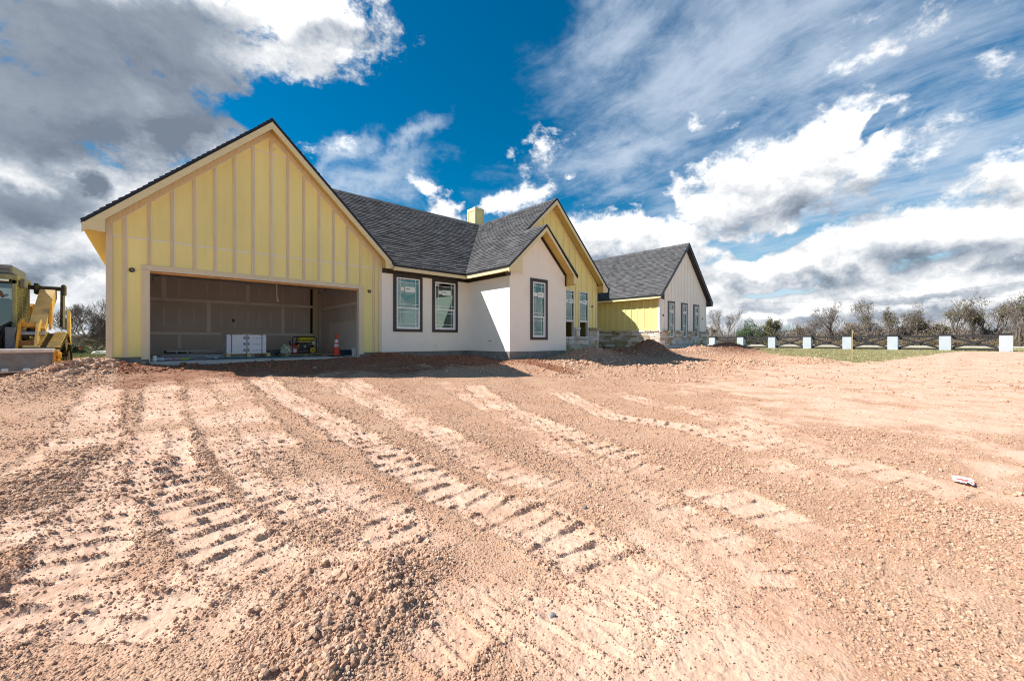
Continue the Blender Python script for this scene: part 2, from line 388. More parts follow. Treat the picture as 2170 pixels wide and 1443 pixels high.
def wall_front(mb, v0, v1, poly, holes):
    """wall in an X-Z plane between y=v0 and v1, convex outline, rectangular holes"""
    xs = sorted(set([p[0] for p in poly]+[h[i] for h in holes for i in (0, 1)]))
    zs = sorted(set([min(p[1] for p in poly), max(p[1] for p in poly)]+[h[i] for h in holes for i in (2, 3)]))
    for i in range(len(xs)-1):
        for j in range(len(zs)-1):
            cx, cz = (xs[i]+xs[i+1])/2, (zs[j]+zs[j+1])/2
            if any(h[0] < cx < h[1] and h[2] < cz < h[3] for h in holes): continue
            pl = clip_to([(xs[i], zs[j]), (xs[i+1], zs[j]), (xs[i+1], zs[j+1]), (xs[i], zs[j+1])], poly)
            if len(pl) >= 3 and area(pl) > 1e-5: mb.prism(pl, lambda a, b, t: (a, t, b), v0, v1)
    return mb
GRM = 0.974
def gable_top(u, c, zr, m, drop=0.0): return zr-abs(u-c)*m-drop

# --- garage front
gpoly = [(GL, SILL), (GR, SILL), (GR, EZ-0.02+0.0), (GRU, 5.62), (GL, EZ-0.02)]
gpoly = [(GL, SILL), (GR, SILL), (GR, 2.66), (GRU, 5.76), (GL, 2.66)]
OPN = (-0.031, 4.89, -0.6, 1.63)
gwall = wall_front(MB(), GV+0.02, GV+0.14, [(GL, SILL), (GR, SILL), (GR, 2.75), (GRU, 5.85), (GL, 2.75)], [OPN]).build('garage_front_wall', M_WOOD, house)
FL1, FL2 = 2.35, 5.135
# sheathing panels: three batten bays wide, broken at the flashing lines and round the opening
bats = [-0.443, -0.03, 0.378]+[0.378+0.4135*k for k in range(1, 13)]
pedges = [GL, -0.443]+[0.378+0.4135*k for k in range(0, 13, 2)]+[GR]
pedges[-2] = 5.34
for i in range(len(pedges)-1):
    x0, x1 = pedges[i], pedges[i+1]
    for (z0, z1) in ((SILL, FL1), (FL1, FL2), (FL2, 6.0)):
        pl = clip_to([(x0+.002, z0+.006), (x1-.002, z0+.006), (x1-.002, z1-.006), (x0+.002, z1-.006)], gpoly)
        if len(pl) < 3: continue
        parts = [pl]
        if z0 < 1.6 and x1 > OPN[0] and x0 < OPN[1]:
            parts = [clip_poly(pl, 0, -1, -OPN[3]), clip_poly(clip_poly(pl, 1, 0, OPN[0]), 0, 1, OPN[3]), clip_poly(clip_poly(pl, -1, 0, -OPN[1]), 0, 1, OPN[3])]
        for q in parts:
            if len(q) >= 3 and area(q) > 1e-3: MB().prism(q, lambda a, b, t: (a, t, b), GV, GV+0.018).build('siding_panel', M_YEL, gwall)
for z in (FL1, FL2):
    half = (5.76-z)/GRM if z > 2.66 else 3.1745
    a = max(GL, GRU-half); b = min(GR, GRU+half)
    MB().box(a, b, GV-0.006, GV-0.001, z-0.017, z+0.017).build('joint_flashing', M_CAULK, gwall)
def batten(parent, u, v, z0, z1, w=0.062, m=M_BAT, caulk=True, th=0.02):
    MB().box(u-w/2, u+w/2, v-th, v, z0, z1).build('batten', m, parent)
    if caulk:
        MB().box(u+w/2, u+w/2+0.017, v-th*0.55, v, z0, z1).build('caulk_bead', M_CAULK, parent)
for u in bats:
    if u > GR-0.15: continue
    z1 = gable_top(u, GRU, 5.76, GRM, 0.17)
    z0 = 1.755 if OPN[0]-0.14 < u < OPN[1]+0.16 else SILL
    if u < -0.3: z0 = SILL
    batten(gwall, u, GV-0.001, z0, z1)
batten(gwall, 5.39, GV-0.001, SILL, gable_top(5.39, GRU, 5.76, GRM, 0.17), 0.03)
for (a, b) in ((GL-0.005, GL+0.10), (GR-0.10, GR+0.005)):
    MB().box(a, b, GV-0.030, GV+0.005, SILL-0.005, 2.66).build('corner_board', M_TRIM, gwall)
MB().box(GL-0.004, GL+0.0, GV, GV+0.13, SILL, 2.5).build('corner_board', M_TRIM, gwall)
def rake_band(parent, c, zr, m, half, v0, v1, h, material, name, drop=0.0):
    """two sloping boards that follow the gable"""
    for s in (-1, 1):
        pl = [(c, zr-drop-h), (c+s*half, zr-drop-h-half*m), (c+s*half, zr-drop-half*m), (c, zr-drop)]
        if s < 0: pl = pl[::-1]
        MB().prism(pl, lambda a, b, t: (a, t, b), v0, v1).build(name, material, parent)
rake_band(gwall, GRU, 5.76, GRM, 3.172, GV-0.036, GV-0.001, 0.17, M_BAT, 'rake_frieze')
rake_band(gwall, GRU, 5.76-0.17, GRM, 3.172, GV-0.026, GV-0.001, 0.012, M_CAULK, 'caulk_bead')
# trim round the opening
tr = [(-0.165, -0.035, -0.44, 1.64), (4.895, 5.03, -0.44, 1.64)]
for (a, b, z0, z1) in tr: MB().box(a, b, GV-0.028, GV+0.0, z0, z1).build('opening_trim', M_TRIM, gwall)
MB().box(-0.165, 5.03, GV-0.030, GV, 1.645, 1.755).build('opening_trim', M_TRIM, gwall)
MB().box(-0.035, 4.895, GV-0.034, GV+0.03, 1.630, 1.644).build('joint_flashing', M_CAULK, gwall)
for (a, b) in ((-0.036, -0.014), (4.874, 4.896)):
    MB().box(a, b, GV-0.02, GV+0.16, -0.50, 1.629).build('door_jamb', M_TRIM, gwall)
MB().box(-0.02, 4.88, GV+0.04, GV+0.16, 1.585, 1.629).build('door_header', mat('header_plywood', (0.62, 0.34, 0.12), 0.7, var=0.2, vscale=6), gwall)
# wall lights not yet fitted: junction boxes
for (u, z) in ((-0.321, 1.609), (5.209, 1.58)):
    j = MB().lathe((0, 0, 0), [(0.052, 0), (0.052, 0.03), (0.044, 0.03), (0.044, 0.006)], 20)
    j.v = [(u+p[0], GV-0.002-p[2], z+p[1]) for p in j.v]
    jb = j.build('junction_box', M_BLK, gwall)
    MB().tube([(u-0.02, GV-0.01, z), (u-0.01, GV-0.05, z+0.012), (u+0.012, GV-0.055, z-0.006), (u+0.02, GV-0.02, z-0.015)], 0.006, 6).build('loose_wire', M_CAULK, gwall)
MB().tube([(2.47+0.05*math.cos(t*0.55)*(1+t*0.06), GV-0.04-0.01*math.sin(t), 5.42+0.05*math.sin(t*0.55)-t*0.012) for t in range(14)], 0.005, 5).build('loose_wire', M_BAT, gwall)
# garage left wall and concrete footings
MB().box(GL, GL+0.12, GV+0.14, 18.6, SILL, EZ-0.1).build('garage_side_wall', M_YEL, house)
for k in range(4): MB().box(GL-0.02, GL, GV+0.2+k*1.2, GV+0.26+k*1.2, SILL, 2.36).build('batten', M_BAT, house)
foot = lambda *a: MB().box(*a).build('foundation', M_CONC, house)
foot(GL+0.05, OPN[0]-0.01, GV+0.03, GV+0.3, -1.1, SILL-0.003); foot(OPN[1]+0.01, GR+0.3, GV+0.03, GV+0.3, -1.1, SILL-0.003)
foot(GL+0.05, GL+0.3, GV+0.3, 18.6, -1.1, SILL-0.003)
foot(5.9, BL+0.02, MV+0.03, MV+0.3, -1.1, SILL-0.004); foot(BL+0.02, BL+0.3, BV+0.03, MV+0.3, -1.1, SILL-0.004)
foot(BL+0.3, BR-0.02, BV+0.03, BV+0.3, -1.1, SILL-0.004); foot(BR-0.3, BR-0.02, BV+0.3, YV, -1.1, SILL-0.004)
foot(BR, YR+0.03, YV-0.02, YV+0.3, -1.1, SILL-0.12); foot(WL-0.05, WR+0.1, WV+0.0, WV+0.3, -1.1, -0.40)

# --- garage interior
slab = MB().box(GL+0.3, 5.5, GV+0.0, 18.5, -0.75, -0.50).box(OPN[0]-0.3, OPN[1]+0.3, GV-0.18, GV, -0.75, -0.502).build('garage_slab', M_SLAB, house)
gi = MB()
gi.box(-0.62, -0.60, GV+0.16, 18.37, -0.5, 2.2); gi.box(5.50, 5.52, GV+0.16, 18.37, -0.5, 2.2); gi.box(-0.62, 5.03, 18.35, 18.37, -0.5, 2.2)
gi.box(5.36, 5.52, 18.35, 18.37, -0.5, 2.2)
gi.box(OPN[1], 5.50, GV+0.145, GV+0.16, -0.5, 2.2); gi.box(-0.62, OPN[0], GV+0.145, GV+0.16, -0.5, 2.2); gi.box(-0.62, 5.52, GV+0.145, GV+0.16, 1.64, 2.2)
inner = gi.build('garage_drywall', M_DRY, house)
def tape(x0, x1, z0, z1): MB().box(x0, x1, 18.344, 18.349, z0, z1).build('taped_joint', M_MUD, inner)
def g2(x, y):                                            # position on the back wall of the garage as sighted from the road
    s = (300+x/4.173-1085)/FPX; d = 18.35/(-CA*s+SA); return (SA*s+CA)*d, (721.5-560-y/4.173)/FPX*d
for (xa, ya, xb, yb, w) in ((75, 308, 1530, 375, .10), (75, 612, 700, 612, .09), (1070, 618, 1530, 626, .09)):
    ua, za = g2(xa, ya); ub, zb = g2(xb, yb); zm = (za+zb)/2; tape(ua, ub, zm-w/2, zm+w/2)
for (x, y0, y1, w) in ((197, 110, 305, .12), (940, 185, 345, .11), (593, 340, 600, .12), (1250, 370, 610, .11), (335, 625, 745, .10)):
    u, za = g2(x, y0); _, zb = g2(x, y1); tape(u-w/2, u+w/2, zb, za)
for (x, y0, y1) in ((335, 130, 290), (460, 150, 240), (580, 165, 265), (706, 175, 275), (822, 190, 280), (1042, 205, 295), (1140, 215, 300), (1250, 225, 325), (1345, 240, 330), (1440, 245, 335),
                    (200, 375, 545), (335, 375, 545), (462, 380, 545), (706, 395, 560), (825, 400, 560), (940, 410, 560), (1042, 410, 560), (1142, 420, 565), (1350, 430, 570), (1440, 440, 575)):
    u, za = g2(x, y0); _, zb = g2(x, y1); MB().box(u-.03, u+.03, 18.346, 18.3495, zb, za).build('screw_line', mat('thin_compound', (0.76, 0.71, 0.67), 0.9), inner)
for k in range(12): # right hand wall seams
    y = GV+0.5+k*0.47
    MB().box(5.492, 5.499, y, y+0.05, 0.62 if k % 3 else -0.5+1.2, 2.1).build('screw_line', MATS['thin_compound'], inner)
MB().box(5.490, 5.499, GV+0.2, 18.3, 1.30, 1.40).build('taped_joint', M_MUD, inner)
MB().box(5.470, 5.489, GV+0.2, 17.3, -0.48, 0.72).build('drywall_sheet', M_DRY2, inner)
MB().box(-0.62, 5.52, GV+0.16, 18.37, 2.2, 2.22).build('garage_ceiling', M_CEIL, inner)
for k in range(4): MB().box(-0.6, 5.5, 14.0+k*1.2, 14.1+k*1.2, 2.192, 2.199).build('taped_joint', M_MUD, inner)
MB().box(5.125, 5.33, 18.30, 18.345, -0.5, 2.2).build('bare_stud', M_TRIM, inner)
MB().box(5.0, 5.4, 18.50, 18.56, -0.5, 2.2).build('wall_cavity', M_DARK, inner)
for z in (1.70, 1.80): MB().cyl((-0.1, GV+0.24, z), (4.96, GV+0.24, z), 0.018, n=8).build('torsion_bar', M_DRIP, inner)
for u in (0.05, 4.82): MB().box(u-0.02, u+0.02, GV+0.3, 16.5, 1.84, 1.88).build('door_track', mat('galvanised_steel', (0.45, 0.45, 0.46), 0.4, 0.5, 0.8), inner)
MB().box(-0.1, 4.96, GV+0.2, GV+0.26, 1.86, 1.94).build('door_track', M_DRIP, inner)
u, z = g2(812, 497); MB().box(u-.04, u+.04, 18.33, 18.348, z-.06, z+.06).build('outlet_box', M_BLK, inner)
MB().tube([(2.93, 14.2, 2.19), (2.93, 14.2, 1.95), (2.915, 14.2, 1.6), (2.93, 14.2, 1.38), (2.945, 14.2, 1.28)], 0.012, 6).build('hanging_wire', M_CAULK, inner)
MB().lathe((2.948, 14.2, 1.22), [(0.008, 0), (0.03, 0.01), (0.03, 0.05), (0.01, 0.07)], 10).build('wire_cap', M_CAULK, inner)

# --- windows
def window(parent, v, o, fr, zr, trim='all', sash_open=False, label=True, cut=None):
    """o: outline of the black trim (u0,u1,z0,z1); fr: outline of the vinyl frame; zr: height of the meeting rail"""
    x0, x1, z0, z1 = fr
    w = bpy.data.objects.new('window', None); COL.objects.link(w); w.parent = parent; WPOS[w.name] = WPOS[parent.name].copy()
    if sash_open: w['label'] = 'white window with its lower sash slid open'
    if trim:
        zt = o[2] if cut is None else cut
        MB().box(o[0], x0-.001, v-0.030, v-0.001, zt, o[3]).build('black_casing', M_BLK, w); MB().box(x1+.001, o[1], v-0.030, v-0.001, zt, o[3]).build('black_casing', M_BLK, w)
        MB().box(x0, x1, v-0.028, v-0.001, z1+.001, o[3]).build('black_casing', M_BLK, w)
        if cut is None: MB().box(x0, x1, v-0.028, v-0.001, o[2], z0-.001).build('black_casing', M_BLK, w)
    f = 0.038
    mb = MB(); mb.box(x0, x0+f, v-0.020, v+0.07, z0, z1); mb.box(x1-f, x1, v-0.020, v+0.07, z0, z1)
    mb.box(x0+f, x1-f, v-0.020, v+0.07, z0, z0+f); mb.box(x0+f, x1-f, v-0.020, v+0.07, z1-f, z1); mb.build('frame', M_VINYL, w)
    MB().box(x0+f, x1-f, v-0.006, v+0.055, zr-0.024, zr+0.024).build('meeting_rail', M_VINYL, w)
    def pane(pz0, pz1, y, m, nm):
        MB().box(x0+f, x1-f, y, y+0.006, pz0, pz1).build('pane', M_GLASS, w)
        e = 0.115; t = 0.0075; a, b = x0+f, x1-f
        for u in (a+e, b-e): MB().box(u-t, u+t, y-0.006, y-0.001, pz0, pz1).build('muntin', M_VINYL, w)
        for z in (pz0+e*0.95, pz1-e*0.95): MB().box(a, b, y-0.009, y-0.0065, z-t, z+t).build('muntin', M_VINYL, w)
    pane(zr+0.024, z1-f, v+0.030, M_GLASS, 'pane')
    if sash_open:
        MB().box(x0+f, x1-f, v+0.045, v+0.062, zr-0.055, zr-0.026).build('sash_rail', M_VINYL, w)
        MB().box(x0+f, x1-f, v+0.046, v+0.052, zr+0.03, zr+0.62).build('pane', M_GLASS, w)
        MB().box(x0+f, x1-f, v+0.045, v+0.062, zr+0.60, zr+0.63).build('sash_rail', M_VINYL, w)
    else:
        mb = MB(); q = 0.03
        mb.box(x0+f, x0+f+q, v+0.012, v+0.05, z0+f, zr-0.024); mb.box(x1-f-q, x1-f, v+0.012, v+0.05, z0+f, zr-0.024); mb.box(x0+f+q, x1-f-q, v+0.012, v+0.05, z0+f, z0+f+q)
        mb.build('lower_sash', M_VINYL, w); pane(z0+f+q, zr-0.024, v+0.040, M_GLASS, 'pane')
    if label:
        W = x1-x0-2*f; zt = z1-f-0.30*(z1-zr)+0.04; y = v+0.0285
        a = x0+f+W*0.33; b = x0+f+W*0.83 if W > 0.6 else x0+f+W*0.97
        if W < 0.6: a = x0+f+W*0.42
        MB().box(a+0.02, b, y-0.0125, y-0.0105, zt-0.17, zt+0.02).build('sticker', M_PAPER, w)
        MB().box(x0+f+W*(0.16 if W > 0.6 else 0.02), a, y-0.0125, y-0.0105, zt-0.14, zt-0.01).build('sticker', M_PAPER, w)
        r = random.Random(int(x0*50)); xx = a+0.05
        for k in range(9):
            ww = 0.010+0.008*r.random()
            if xx+ww > b-0.02: break
            MB().box(xx, xx+ww, y-0.0145, y-0.013, zt-0.068, zt-0.068+0.018+0.012*(k in (0, 3, 6))).build('print_mark', M_INK, w); xx += ww+0.005
        MB().box(x0+f+0.01, x0+f+0.085, y-0.0125, y-0.0105, z1-f-0.075, z1-f-0.045).build('sticker', M_VINYL, w)
    return w

# --- main wall between garage and bay
mw = MB(); wA = (6.012, 7.105, 0.297, 2.24); wB = (7.505, 8.60, 0.300, 2.24)
fA = (6.125, 7.005, 0.395, 2.135); fB = (7.62, 8.495, 0.40, 2.13)
wall_front(mw, MV, MV+0.14, [(GR, SILL), (BL+0.02, SILL), (BL+0.02, 2.36), (GR, 2.36)], [fA, fB])
mwall = mw.build('main_wall', M_WHITE, house)
MB().box(GR+0.012, BL+0.0, MV-0.024, MV-0.001, 2.225, 2.355).build('black_frieze', M_BLK, mwall)
window(house, MV, wA[:3]+(2.224,), fA, 1.11, label=True); window(house, MV, wB[:3]+(2.224,), fB, 1.125)
# --- return wall of the bay (faces the garage)
ret = MB().box(BL, BL+0.14, BV+0.131, MV+0.14, SILL, 2.36).build('bay_side_wall', M_WHITE, house)
MB().box(BL-0.024, BL-0.001, BV+0.0, MV-0.025, 2.215, 2.345).build('black_frieze', M_BLK, ret)
MB().tube([(BL-0.004, 11.25, -0.02), (BL-0.03, 11.15, -0.015), (BL-0.004, 11.05, -0.03)], 0.008, 5).build('anchor_stub', M_BLK, ret)
MB().tube([(BL-0.15+0.035*math.cos(t*.9), BV-0.02, 2.27+0.03*math.sin(t*.9)+t*0.003) for t in range(12)], 0.006, 5).build('loose_wire', M_CAULK, ret)
# --- bay front
SZ = 4.13; SU = 10.46
bp = [(BL, SILL), (BR, SILL), (BR, 2.50), (SU, 4.02), (BL, 2.60)]
fC = (10.152, 10.812, 0.122, 2.115)
bay = wall_front(MB(), BV, BV+0.13, bp, [fC]).build('bay_front_wall', M_WHITE, house)
for (a, b, z0, z1) in ((BL, BR, 2.50, 2.506), (SU-0.03, SU+0.03, 2.72, 3.7)):
    MB().box(a+.02, b-.02, BV-0.006, BV-0.0005, z0, z1).build('panel_joint', M_WHITE, bay)
for u in (10.02, 11.35): MB().box(u-0.004, u+0.004, BV-0.004, BV-0.0005, SILL, 0.015).build('panel_joint', M_WHITE, bay)
window(house, BV, (10.035, 10.93, 0.02, 2.238), fC, 0.858)
MB().box(BR-0.13, BR, BV+0.131, YV, SILL, 2.42).build('bay_side_wall', M_WHITE, house)
# --- yellow gable behind the bay
YC = 12.28; YZ = 5.62
yp = [(BL+0.3, SILL), (YR, SILL), (YR, 2.66), (YC, YZ+0.06), (BL+0.3, 2.80)]
fD = (13.125, 13.784, 0.12, 2.185); fE = (14.140, 14.795, 0.125, 2.185)
yg = wall_front(MB(), YV, YV+0.13, yp, [fD, fE]).build('cross_gable_wall', M_YEL, house)
for k in range(-7, 9):
    u = YC+k*0.4135
    if u < BR-1.2 or u > YR-0.1: continue
    z1 = gable_top(u, YC, YZ, 0.95, 0.1)
    segs = [(0.56, z1)]
    if fD[0]-0.03 < u < fD[1]+0.03: segs = [(fD[3], z1)]
    if fE[0]-0.03 < u < fE[1]+0.03: segs = [(fE[3], z1)]
    for s in segs: batten(yg, u, YV-0.001, s[0], s[1], 0.05, M_YEL, True)
MB().box(BR, YR, YV-0.005, YV-0.0005, 3.03, 3.045).build('joint_flashing', M_FASC, yg)
MB().box(YR-0.09, YR+0.005, YV-0.028, YV, 0.56, 2.56).build('corner_board', M_FASC, yg)
rake_band(yg, YC, YZ, 0.95, 3.2, YV-0.026, YV-0.001, 0.09, M_FASC, 'rake_frieze')
window(house, YV-0.03, fD, fD, 0.868, trim=None, sash_open=True); window(house, YV-0.03, fE, fE, 0.871, trim=None, sash_open=True)
j = MB().lathe((0, 0, 0), [(0.05, 0), (0.05, 0.03), (0.04, 0.03), (0.04, 0.006)], 16); j.v = [(15.13+p[0], YV-0.004-p[2], 1.566+p[1]) for p in j.v]; j.build('junction_box', M_BLK, yg)
MB().box(YR-0.13, YR, YV+0.131, 15.2, SILL, 2.56).build('cross_wing_side_wall', M_YEL, house)
MB().box(YR, WL-0.06, 14.9, 15.03, SILL, 3.86).build('recessed_wall', M_YEL, house)
# --- right wing
WC = (WL+WR)/2; WZ = 5.62
wp = [(WL, SILL), (WR, SILL), (WR, 2.68), (WC, WZ+0.06), (WL, 2.68)]
fW = [(21.86, 22.48, 0.20, 2.135), (23.52, 24.12, 0.20, 2.135), (25.19, 25.79, 0.20, 2.135)]
oW = [(21.71, 22.56, 0.2, 2.245), (23.36, 24.20, 0.2, 2.245), (25.03, 25.87, 0.2, 2.245)]
wg = wall_front(MB(), WV, WV+0.13, wp, fW).build('wing_front_wall', M_WHITE2, house)
for k in range(15):
    u = WL+0.185+k*0.4135
    if u > WR-0.05: continue
    z1 = gable_top(u, WC, WZ, 0.97, 0.02); z0 = 0.56
    if any(o[0]-0.02 < u < o[1]+0.02 for o in oW): z0 = 2.25
    batten(wg, u, WV-0.001, z0, z1, 0.06, M_WHITE2, False)
for o, f in zip(oW, fW): window(house, WV, o, f, 0.87, cut=0.56)
for (a, b) in ((WL-0.004, WL+0.09), (WR-0.09, WR+0.004)): MB().box(a, b, WV-0.027, WV, 0.56, 2.62).build('corner_board', M_WHITE2, wg)
for u in (21.15, 26.35): MB().box(u-0.03, u+0.03, WV-0.05, WV-0.002, 1.35, 1.45).build('light_stub', M_BLK, wg)
ws = MB().box(WL, WL+0.13, WV+0.131, 19.5, SILL, 2.50).build('wing_side_wall', M_YEL, house)
for y in [14.98-0.405*k for k in range(0, 11)]:
    MB().box(WL-0.024, WL-0.001, y-0.03, y+0.03, 0.56, 2.3).build('batten', M_YEL, ws)
MB().box(WL-0.028, WL-0.001, WV-0.02, WV+0.09, 0.56, 2.3).build('corner_board', M_WHITE2, ws)
# closing walls at the back and far side
bk = MB(); bk.box(GL, WR, 19.6, 19.72, SILL, 2.45); bk.box(WR-0.13, WR, WV+0.131, 19.6, SILL, 2.5); bk.box(GL, GL+0.12, 18.6, 19.6, SILL, 2.45)
bk.build('rear_wall', M_YEL, house)
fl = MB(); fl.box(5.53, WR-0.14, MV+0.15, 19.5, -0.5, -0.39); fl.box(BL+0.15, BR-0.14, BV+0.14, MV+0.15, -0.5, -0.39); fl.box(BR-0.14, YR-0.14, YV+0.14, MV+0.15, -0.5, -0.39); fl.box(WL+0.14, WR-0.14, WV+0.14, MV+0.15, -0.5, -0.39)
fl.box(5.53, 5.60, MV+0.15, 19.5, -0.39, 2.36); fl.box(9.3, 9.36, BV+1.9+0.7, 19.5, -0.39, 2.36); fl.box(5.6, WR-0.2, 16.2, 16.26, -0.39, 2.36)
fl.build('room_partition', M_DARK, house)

# --- roofs: each slope is a deck with shingles laid over it
class Slope:
    def __init__(s, e0, e1, r, reach):
        """e0->e1 runs along the eave, r is a point up the slope"""
        s.o = Vector(e0); s.a = (Vector(e1)-s.o).normalized(); u = Vector(r)-s.o; u = u-s.a*u.dot(s.a); s.S = u.length; s.b = u.normalized()
        s.n = s.a.cross(s.b);
        if s.n.z < 0: s.n = -s.n
        s.reach = reach
    def P(s, a, b, t): return tuple(s.o+s.a*a+s.b*b+s.n*t)
def ccw(p): return p if area(p) > 0 else p[::-1]
shingle_pieces = []
stuffmb = MB()
def shingle(sl, polys, expo=0.135, seed=1, flip=False):
    r = random.Random(seed)
    nrow = int(sl.S/expo)+1
    L0 = min(p[0] for q in polys for p in q); L1 = max(p[0] for q in polys for p in q)
    for i in range(nrow):
        b0 = i*expo; b1 = b0+expo+0.02; x = L0-r.random()*0.5
        while x < L1:
            w = r.choice((0.17, 0.24, 0.30, 0.38)); th = 0.024 if r.random() < 0.55 else 0.014
            for q in polys:
                pl = clip_to([(x, b0-0.01), (x+w-0.003, b0-0.01), (x+w-0.003, b1), (x, b1)], q)
                if len(pl) < 3 or area(pl) < 5e-4: continue
                full = len(pl) == 4 and abs(area(pl)-(w-0.003)*(b1-b0+0.01)) < 1e-6
                c = sl.P(x+w/2, b0+expo/2, 0.012); tone = r.random()
                shingle_pieces.append((sl, x, b0, w, th, pl, full, c, tone, b1))
            x += w
def lay_shingles(parent):
    """nearest 300 whole tabs as objects, the rest as one part"""
    def size(p):
        c = Vector(p[7]); d = CA*c.x+SA*c.y
        facing = max(0.0, p[0].n.dot(-c.normalized()))
        return facing*p[3]*0.14/(d*d)
    order = sorted(range(len(shingle_pieces)), key=lambda i: -size(shingle_pieces[i]) if shingle_pieces[i][6] else 1)
    chosen = set(i for i in order[:300] if size(shingle_pieces[i]) > 0)
    cache = {}; base = WPOS[parent.name]
    for i, (sl, x, b0, w, th, pl, full, c, tone, b1) in enumerate(shingle_pieces):
        if i in chosen:
            key = (w, th, id(sl))
            if key not in cache:
                me = bpy.data.meshes.new('shingle'); h = b1-b0+0.01
                pts = [(0, 0), (w-0.003, 0), (w-0.003, h), (0, h)]
                vs = [tuple(sl.a*a+sl.b*b+sl.n*0.002) for a, b in pts]+[tuple(sl.a*a+sl.b*b+sl.n*(th+0.012 if b == 0 else 0.006)) for a, b in pts]
                me.from_pydata(vs, [], [(3, 2, 1, 0), (4, 5, 6, 7), (0, 1, 5, 4), (1, 2, 6, 5), (2, 3, 7, 6), (3, 0, 4, 7)])
                bm = bmesh.new(); bm.from_mesh(me); bmesh.ops.recalc_face_normals(bm, faces=bm.faces); bm.to_mesh(me); bm.free()
                me.materials.append(M_SHING_O); cache[key] = me
            o = bpy.data.objects.new('shingle', cache[key]); COL.objects.link(o); o.parent = parent
            o.location = Vector(sl.P(x, b0-0.01, 0))-base
        else:
            n = len(pl); lo = [sl.P(a, b, 0.002) for a, b in pl]; k0 = b0-0.01; hh = b1-k0
            hi = [sl.P(a, b, (th+0.012)+(0.006-th-0.012)*(b-k0)/hh) for a, b in pl]
            stuffmb.add(lo+hi, [tuple(range(n))[::-1], tuple(range(n, 2*n))]+[(k, (k+1) % n, n+(k+1) % n, n+k) for k in range(n)], tone)
ER = 5.80                                              # main ridge height
roof = bpy.data.objects.new('roof', None); COL.objects.link(roof); roof.parent = house; WPOS[roof.name] = WPOS[house.name].copy()
deck = MB()
def deck_part(sl, polys, th=0.05, t1=0.0, sh=True, seed=1):
    polys = [ccw(p) for p in polys]
    for p in polys: deck.prism(p, lambda a, b, t: sl.P(a, b, t), -th, t1)
    if sh: shingle(sl, polys, seed=seed)
GE0, GE1 = -1.08, 5.92
MEV, MRV = 12.15, 16.0                                 # main eave and ridge
sgl = Slope((GE0, 12.25, EZ), (GE0, 19.9, EZ), (GRU, 12.25, GRZ), 0)
deck_part(sgl, [[(0, 0), (7.65, 0), (7.65, sgl.S), (0, sgl.S)]], seed=2)
sgr = Slope((GE1, 19.9, EZ), (GE1, 12.25, EZ), (GRU, 12.25, GRZ), 0)
deck_part(sgr, [[(0, 0), (7.65, 0), (7.65, sgr.S), (0, sgr.S)]], seed=3)
MEZ = 2.46
smf = Slope((0, MEV, MEZ), (1, MEV, MEZ), (0, MRV, ER), 0)
deck_part(smf, [[(GE1-0.02, 0), (8.68, 0), (12.30, smf.S), (2.56, smf.S)]], seed=4)
b5 = (14.5-MEV)*math.hypot(MRV-MEV, ER-MEZ)/(MRV-MEV)
deck_part(smf, [[(12.3, b5), (18.0, b5), (18.0, smf.S), (12.3, smf.S)]], sh=False)
smb = Slope((18, 19.95, 2.45), (0, 19.95, 2.45), (0, MRV, ER), 0)
deck_part(smb, [[(0, 0), (16.5, 0), (16.5, smb.S), (0, smb.S)]], sh=False)
deck.box(17.9, 20.7, 14.7, 19.9, 3.86, 3.92)
CEU = 8.67; CR = 5.79
scl = Slope((CEU, 12.17, MEZ), (CEU, 9.7, MEZ), (YC, 12.17, CR), 0)    # left slope of the cross gable, shared with the bay gable
ks = (SZ-MEZ)/(CR-MEZ)*scl.S
val = lambda b: -(MRV-12.17)*b/scl.S
deck_part(scl, [[(val(0), 0), (2.47, 0), (2.47, ks), (val(ks), ks)], [(val(ks), ks), (1.37, ks), (1.37, scl.S), (val(scl.S), scl.S)]], seed=5)
scr = Slope((15.86, 10.80, MEZ), (15.86, 16.5, MEZ), (YC, 10.8, CR), 0)
deck_part(scr, [[(0, 0), (5.6, 0), (5.6, scr.S), (0, scr.S)]], seed=6)
SRU = CEU+(SZ-MEZ)/(CR-MEZ)*(YC-CEU)
sbr = Slope((12.24, 9.7, 2.42), (12.24, 11.15, 2.42), (SRU, 9.7, SZ), 0)
deck_part(sbr, [[(0, 0), (1.45, 0), (1.45, sbr.S), (0, sbr.S)]], seed=7)
WE0, WE1 = 20.36, 27.32; WRZ = 5.80
swl = Slope((WE0, 19.9, 2.46), (WE0, 10.5, 2.46), (WC, 10.5, WRZ), 0)
deck_part(swl, [[(0, 0), (9.4, 0), (9.4, swl.S), (0, swl.S)]], seed=8)
swr = Slope((WE1, 10.5, 2.46), (WE1, 19.9, 2.46), (WC, 10.5, WRZ), 0)
deck_part(swr, [[(0, 0), (9.4, 0), (9.4, swr.S), (0, swr.S)]], sh=False)
deck.build('roof_deck', M_FELT, roof)
lay_shingles(roof)
stuff(stuffmb.build('shingle_field', M_SHING, roof, tone=True, fix=False))
